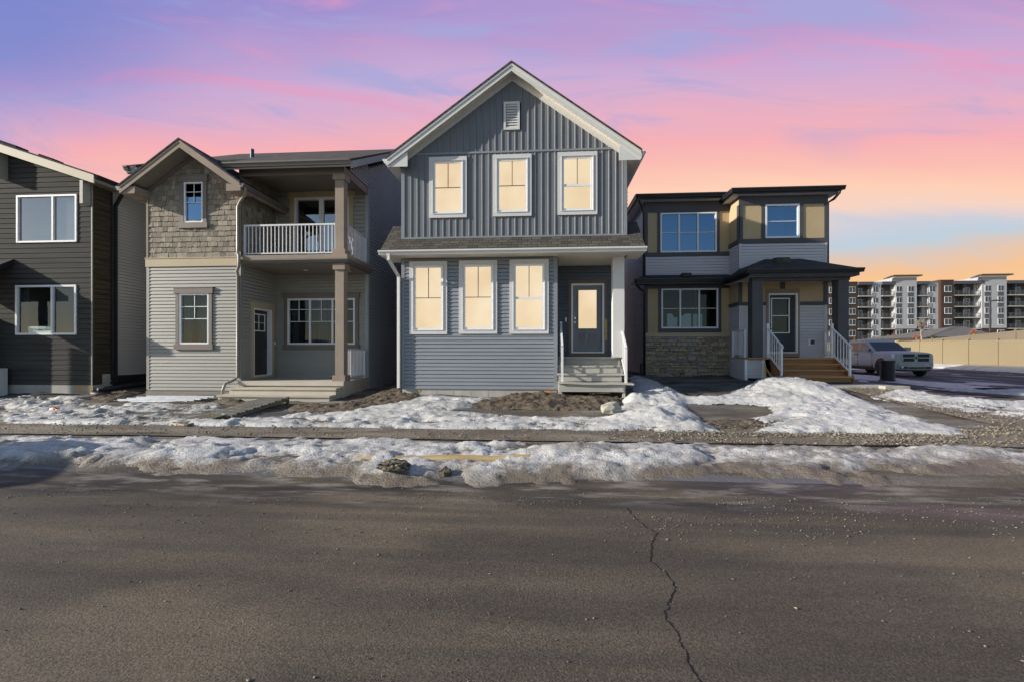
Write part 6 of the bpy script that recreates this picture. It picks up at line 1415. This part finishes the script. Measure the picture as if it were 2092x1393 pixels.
        mb.build('panel_joint', slab_m, H)
    tower(1826.5, 1870, [(1828, 1840), (1852, 1864)], 1806, 1877, 672); win(1827.5, 1841, rows[4:], .5); win(1851, 1865, rows[4:], .5)
    mb = MB(); 
    for a, b in ((1828, 1841), (1851, 1865)): w.box(mb, U(a), U(b), Z(693), Z(687), .46, .5)
    mb.build('base_panel', clad_white, H)
    balc(1870.5, 1896, F4, [(1871, 1882.5)])
    block(1896.5, 1917, zt, clad_white); win(1899, 1910.5, rows[:4], 0)
    mb = MB(); w.box(mb, U(1888), U(1896.4), zb, Z(583), -2, -.8); mb.build('wall', clad_white, H)
    block(1917.2, 1946.5, zt+.3, brick_brown, .4, 12); win(1927, 1941.5, rows[:4], .4)
    mb = MB(); w.box(mb, U(1917.2), U(1921), zb, zt+.25, .38, .43); mb.build('wall', rust_clad, H)
    balc(1947, 2007, F4, [(1948, 1961), (1979, 1991.5)]); mb = MB(); w.box(mb, U(1971), U(1975), zb, Z(581), -2, -.2); mb.build('wall', clad_grey, H)
    block(1998, 2004, Z(580), clad_white, -1.0, 10)
    tower(2002.5, 2053, [(2008.5, 2021), (2035, 2047)], 1984, 2061, 671); win(2034, 2048, rows[4:], .5)
    balc(2054, 2110, F4, [(2054.5, 2067), (2083, 2096)]); mb = MB(); w.box(mb, U(2076), U(2080), zb, Z(581), -2, -.2); mb.build('wall', clad_grey, H)
    block(2110, 2150, zt, clad_white); win(2114, 2126, rows[:4], 0)
rust_clad = M('rust_brown_cladding', (.14,.07,.036), .7, var=.06)
apartments()
# low house with a hipped roof beyond the fences
def bungalow():
    Y0 = 74.0; x0 = at(1893, 690, Y0)[0]; x1 = at(2052, 690, Y0)[0]; xr = at(1957, 690, Y0)[0]; ze = at(1940, 689, Y0)[1]; zt = at(1970, 665, Y0)[1]; zg = 1.9
    H = empty('bungalow', ((x0+x1)/2, Y0, zg), 'low pale building with a broad grey hipped roof between the fence and the apartments', 'house')
    xm = at(1950, 690, Y0)[0]; dp = 15
    mb = MB(); mb.box(x0+1.5, xm, Y0+.6, Y0+dp, zg, ze); mb.box(xm, x1-1, Y0+3, Y0+dp, zg, ze-.01); mb.build('wall', clad_white, H)
    r1, r2 = at(1962, 666, Y0+5)[0], at(1987, 666, Y0+5)[0]
    mb = MB(); C = [(x0,Y0,ze),(x1,Y0,ze),(x1,Y0+dp,ze),(x0,Y0+dp,ze)]; a, b = (r1,Y0+6,zt+.2), (r2,Y0+6.5,zt+.2)
    mb.poly([C[0],C[1],b,a]); mb.poly([C[1],C[2],b]); mb.poly([C[2],C[3],a,b]); mb.poly([C[3],C[0],a]); mb.poly(C[::-1]); rf = mb.build('roof', shingle_grey, H)
    mb = MB(); mb.box(x0-.05, x1+.05, Y0-.12, Y0-.002, ze-.2, ze+.05); mb.build('gutter', metal_black, rf)
    m_ = at(1966, 690, Y0+2)[0]; mb = MB(); mb.box(xm+.5, m_+.8, Y0+2.9, Y0+2.98, zg, ze-.2); mb.build('door', metal_black, H)
shingle_grey = shingle('grey_asphalt_shingle', (.15,.14,.135), (.19,.18,.17))
bungalow()
# ---- lamp, trees, shrubs
lx, lz = at(2023, 704, 78); ltop = at(2023, 614, 78)[1]; o = empty('street_lamp', (lx,78,lz-1), 'tall black street lamp before the apartment block', 'street lamp')
mb = MB(); mb.tube([(lx,78,lz-1.5),(lx,78,ltop)], .16, 8, .11); mb.build('pole', metal_black, o); mb = MB(); mb.tube([(lx,78,ltop-.15),(lx+1.0,77.9,ltop-.05)], .06); mb.box(lx+.45, lx+1.5, 77.8, 78.1, ltop-.12, ltop+.06); mb.build('lamp_head', metal_black, o)
bark_pale = M('pale_bark', (.25,.215,.185), .9, var=.2, vs=6); bark_red = M('rust_twigs', (.33,.12,.05), .9, var=.3, vs=5); needle = M('olive_needles', (.22,.19,.055), .9, var=.4, vs=6); bark_dk = M('dark_twigs', (.05,.04,.032), .9, var=.2)
def branches(mb, p, d, ln, r, lev, rnd, spread=.55, minr=.006):
    q = p+d*ln; mb.tube([p, p.lerp(q, .5)+Vector((rnd.uniform(-1,1), rnd.uniform(-1,1), 0))*ln*.05, q], r, 5, r*.62)
    if lev == 0: return
    for k in range(rnd.choice((2,3,3))):
        a = Vector((rnd.uniform(-1,1), rnd.uniform(-1,1), rnd.uniform(-.15,.8))).normalized(); nd = (d*(1-spread)+a*spread).normalized(); st = p.lerp(q, rnd.uniform(.55, 1))
        branches(mb, st, nd, ln*rnd.uniform(.6,.8), max(minr, r*.58), lev-1, rnd, spread, minr)
def bare_tree(px, base, top, Y, mat, label, name='bare_tree', lev=5, seed=1, r=.10, trunk=.34, spread=.5):
    x, zb = at(px, base, Y); zt = at(px, top, Y)[1]; h = zt-zb; rnd = random.Random(seed); o = empty(name, (x,Y,zb), label, 'tree' if 'tree' in name else 'shrub')
    mb = MB(); mb.tube([(x,Y,zb-.8),(x+.02*h,Y,zb+h*trunk*.5),(x,Y,zb+h*trunk)], r, 8, r*.8); mb.build('trunk', mat, o); mb = MB()
    for k in range(4): branches(mb, Vector((x,Y,zb+h*trunk*(.75+.08*k))), Vector((rnd.uniform(-.5,.5), rnd.uniform(-.5,.5), 1)).normalized(), h*.27, r*.6, lev, rnd, spread, r*.11)
    mb.build('crown', mat, o)
bare_tree(1882, 700, 645, 62, bark_pale, 'slender bare pale-trunked tree in front of the apartment block', seed=4, r=.12, lev=4)
bare_tree(1872, 700, 677, 66, bark_red, 'low rusty-orange shrub left of the slender bare tree', 'bare_shrub', seed=6, r=.07, trunk=.15, lev=5, spread=.7)
bare_tree(1989, 690, 668, 62, bark_red, 'rounded rusty-orange shrub in front of the grey hipped roof', 'bare_shrub', seed=9, r=.07, trunk=.2, lev=5, spread=.72)
bare_tree(1728, 722, 692, 33, bark_dk, 'thin dark leafless sapling behind the white stair rail', 'bare_shrub', seed=12, r=.025, trunk=.2, lev=3, spread=.35)
def conifer(px, base, top, Y, label, seed):
    x, zb = at(px, base, Y); zt = at(px, top, Y)[1]; h = zt-zb; rnd = random.Random(seed); o = empty('conifer', (x,Y,zb), label, 'shrub', None)
    mb = MB(); mb.tube([(x,Y,zb-.6),(x,Y,zt-.1*h)], .05, 6, .02); mb.build('trunk', bark_dk, o); mb = MB()
    for k in range(520):
        q = rnd.random()**.8; rr = h*.24*(1-q)**.7*math.sqrt(rnd.random())*(1+.25*math.sin(q*17)); an = rnd.uniform(0, 6.28); c = Vector((x+rr*math.cos(an), Y+rr*math.sin(an), zb+h*(.04+.96*q))); s_ = h*.055
        d = Vector((rnd.uniform(-1,1), rnd.uniform(-1,1), rnd.uniform(-.2,1))).normalized()*s_; e = Vector((rnd.uniform(-1,1), rnd.uniform(-1,1), rnd.uniform(-1,1))).normalized()*s_*.5; mb.poly([c-e, c+e, c+d])
    mb.build('foliage', needle, o)
cl = ['leftmost small yellowish conifer before the brown apartment bay', 'small yellowish conifer below the leftmost column of balconies', 'short yellowish conifer left of the white bay of the apartments', 'short yellowish conifer under the white bay next to the second balconies', 'tallest of the small yellowish conifers, below the second column of balconies']
for i, (px, t, b) in enumerate(((1745.5,689,700),(1762.5,690,700),(1780,689,700),(1794,689,700),(1814.5,683,700))): conifer(px, b, t, 118, cl[i], 30+i)
o = blob('round_shrub', 1907.5, 726, .01, (1,1,1), needle, 'tiny round green shrub at the foot of the grey hipped-roof building', 'shrub'); bpy.data.objects.remove(o)
x, z = at(1908, 692, 70); o = empty('round_shrub', (x,70,z-.5), 'tiny round green shrub at the foot of the grey hipped-roof building', 'shrub'); mb = MB(); rnd = random.Random(3)
for k in range(420):
    d = Vector((rnd.gauss(0,1), rnd.gauss(0,1), rnd.gauss(0,1))).normalized()*rnd.uniform(.25,.5); c = Vector((x,70,z+.1))+d; e = Vector((rnd.uniform(-1,1), rnd.uniform(-1,1), rnd.uniform(-1,1))).normalized()*.07; f = Vector((rnd.uniform(-1,1), rnd.uniform(-1,1), rnd.uniform(-1,1))).normalized()*.12; mb.poly([c-e, c+e, c+f])
mb.build('foliage', green_leaf, o) if 'green_leaf' in globals() else mb.build('foliage', M('dull_green_leaves', (.06,.075,.03), .9, var=.3), o)
mb = MB(); mb.tube([(x,70,z-.9),(x,70,z+.1)], .05); mb.build('stem', bark_dk, o)

# ================================================================== unseen van added past the left edge to cast a shadow on road and snow
def shadow_van():
    H = empty('shadow_van', (-15.15, 4.2, 0), 'plain white panel van added out of view beyond the left edge to shade the snow', 'van'); H.rotation_euler = (0,0,R(180)); LOCAL[0] = True
    mb = MB(); loft(mb, [sec(2.75,.80,.45,.95,.12), sec(2.6,.95,.40,1.05,.12), sec(1.9,.99,.38,1.15,.12), sec(1.2,1.0,.38,1.95,.2), sec(.9,1.0,.38,2.18,.2), sec(-2.6,1.0,.38,2.22,.2), sec(-2.75,.95,.42,2.1,.2)]); b = mb.build('body', van_white, H, True)
    mb = MB(); mb.poly([(1.88,-.8,1.22),(1.88,.8,1.22),(1.24,.75,1.92),(1.24,-.75,1.92)]); mb.v = [(x+.05,y,z+.02) for x, y, z in mb.v]; mb.build('windscreen', autoglass, H)
    for s in (1, -1):
        mb = MB(); mb.poly([(1.55,s*1.015,1.2),(1.1,s*1.02,1.75),(.4,s*1.02,1.75),(.4,s*1.02,1.2)]); mb.build('side_window', autoglass, H)
        mb = MB(); mb.box(2.6,2.78,s*.72-.14,s*.72+.14,.72,.90); mb.build('headlight', lens_m, H)
        for x in (1.8, -1.7):
            mb = MB(); mb.lathe([(.22,0),(.33,.02),(.35,.06),(.35,.17),(.33,.22),(.22,.23)], (0,0,0), 20); mb.v = [(x+a, s*(.80+c), .35+q) for a, q, c in mb.v]; wh = mb.build('wheel', tyre_m, H, True)
            mb = MB(); mb.lathe([(0,.05),(.23,.05),(.23,.22),(0,.19)], (0,0,0), 16); mb.v = [(x+a, s*(.80+c), .35+q) for a, q, c in mb.v]; mb.build('rim', rim_m, wh)
    mb = MB(); mb.box(-2.6,2.6,-.8,.8,.28,.42); mb.build('chassis', black_trim, H); LOCAL[0] = False
van_white = M('white_van_paint', (.65,.65,.64), .35, coat=.4)
shadow_van()
# ================================================================== every far-apart piece of a part becomes a part of its own
def split_pieces():
    for o in list(S.objects):
        if o.type != 'MESH' or o.get('kind') or len(o.data.vertices) > 4000 or 'foliage' in o.name or 'crown' in o.name or o.data.users > 1: continue
        me = o.data; nv = len(me.vertices); par = list(range(nv))
        def find(a):
            while par[a] != a: par[a] = par[par[a]]; a = par[a]
            return a
        for e in me.edges:
            a, b = find(e.vertices[0]), find(e.vertices[1])
            if a != b: par[a] = b
        rt = np.array([find(i) for i in range(nv)]); ids, isl = np.unique(rt, return_inverse=True); k = len(ids)
        if k < 2 or k > 250: continue
        co = np.array([v.co[:] for v in me.vertices]); lo = np.full((k,3), 1e9); hi = np.full((k,3), -1e9); np.minimum.at(lo, isl, co); np.maximum.at(hi, isl, co); sz = (hi-lo).max(1)
        gap = np.maximum(0, np.maximum(lo[:,None]-hi[None], lo[None]-hi[:,None])); near = np.sqrt((gap**2).sum(2)) <= np.maximum(.02, .5*np.maximum(sz[:,None], sz[None])); pc = np.arange(k)
        ch = True
        while ch:
            n2 = np.array([pc[near[i]].min() for i in range(k)]); ch = bool((n2 != pc).any()); pc = n2
        pieces = np.unique(pc)
        if len(pieces) < 2: continue
        vp = pc[isl]; uv = me.uv_layers[0].data if me.uv_layers else None; mat_ = me.materials[0]; sm_ = me.polygons[0].use_smooth; meshes = []
        for q in pieces:
            idx = np.nonzero(vp == q)[0]; mp_ = {int(i): n for n, i in enumerate(idx)}; ps = [p for p in me.polygons if p.vertices[0] in mp_]
            m2 = bpy.data.meshes.new(me.name); m2.from_pydata([tuple(co[i]) for i in idx], [], [[mp_[v] for v in p.vertices] for p in ps]); m2.materials.append(mat_)
            if uv:
                u2 = m2.uv_layers.new(name='UVMap'); m2.update(); li = 0
                for p in ps:
                    for l_ in p.loop_indices: u2.data[li].uv = uv[l_].uv; li += 1
            if sm_: m2.polygons.foreach_set('use_smooth', [True]*len(m2.polygons))
            meshes.append(m2)
        nm = o.name.split('.')[0]; o.data = meshes[0]
        for m2 in meshes[1:]: c = bpy.data.objects.new(nm, m2); COL.objects.link(c); c.parent = o.parent; c.matrix_local = o.matrix_local
split_pieces()
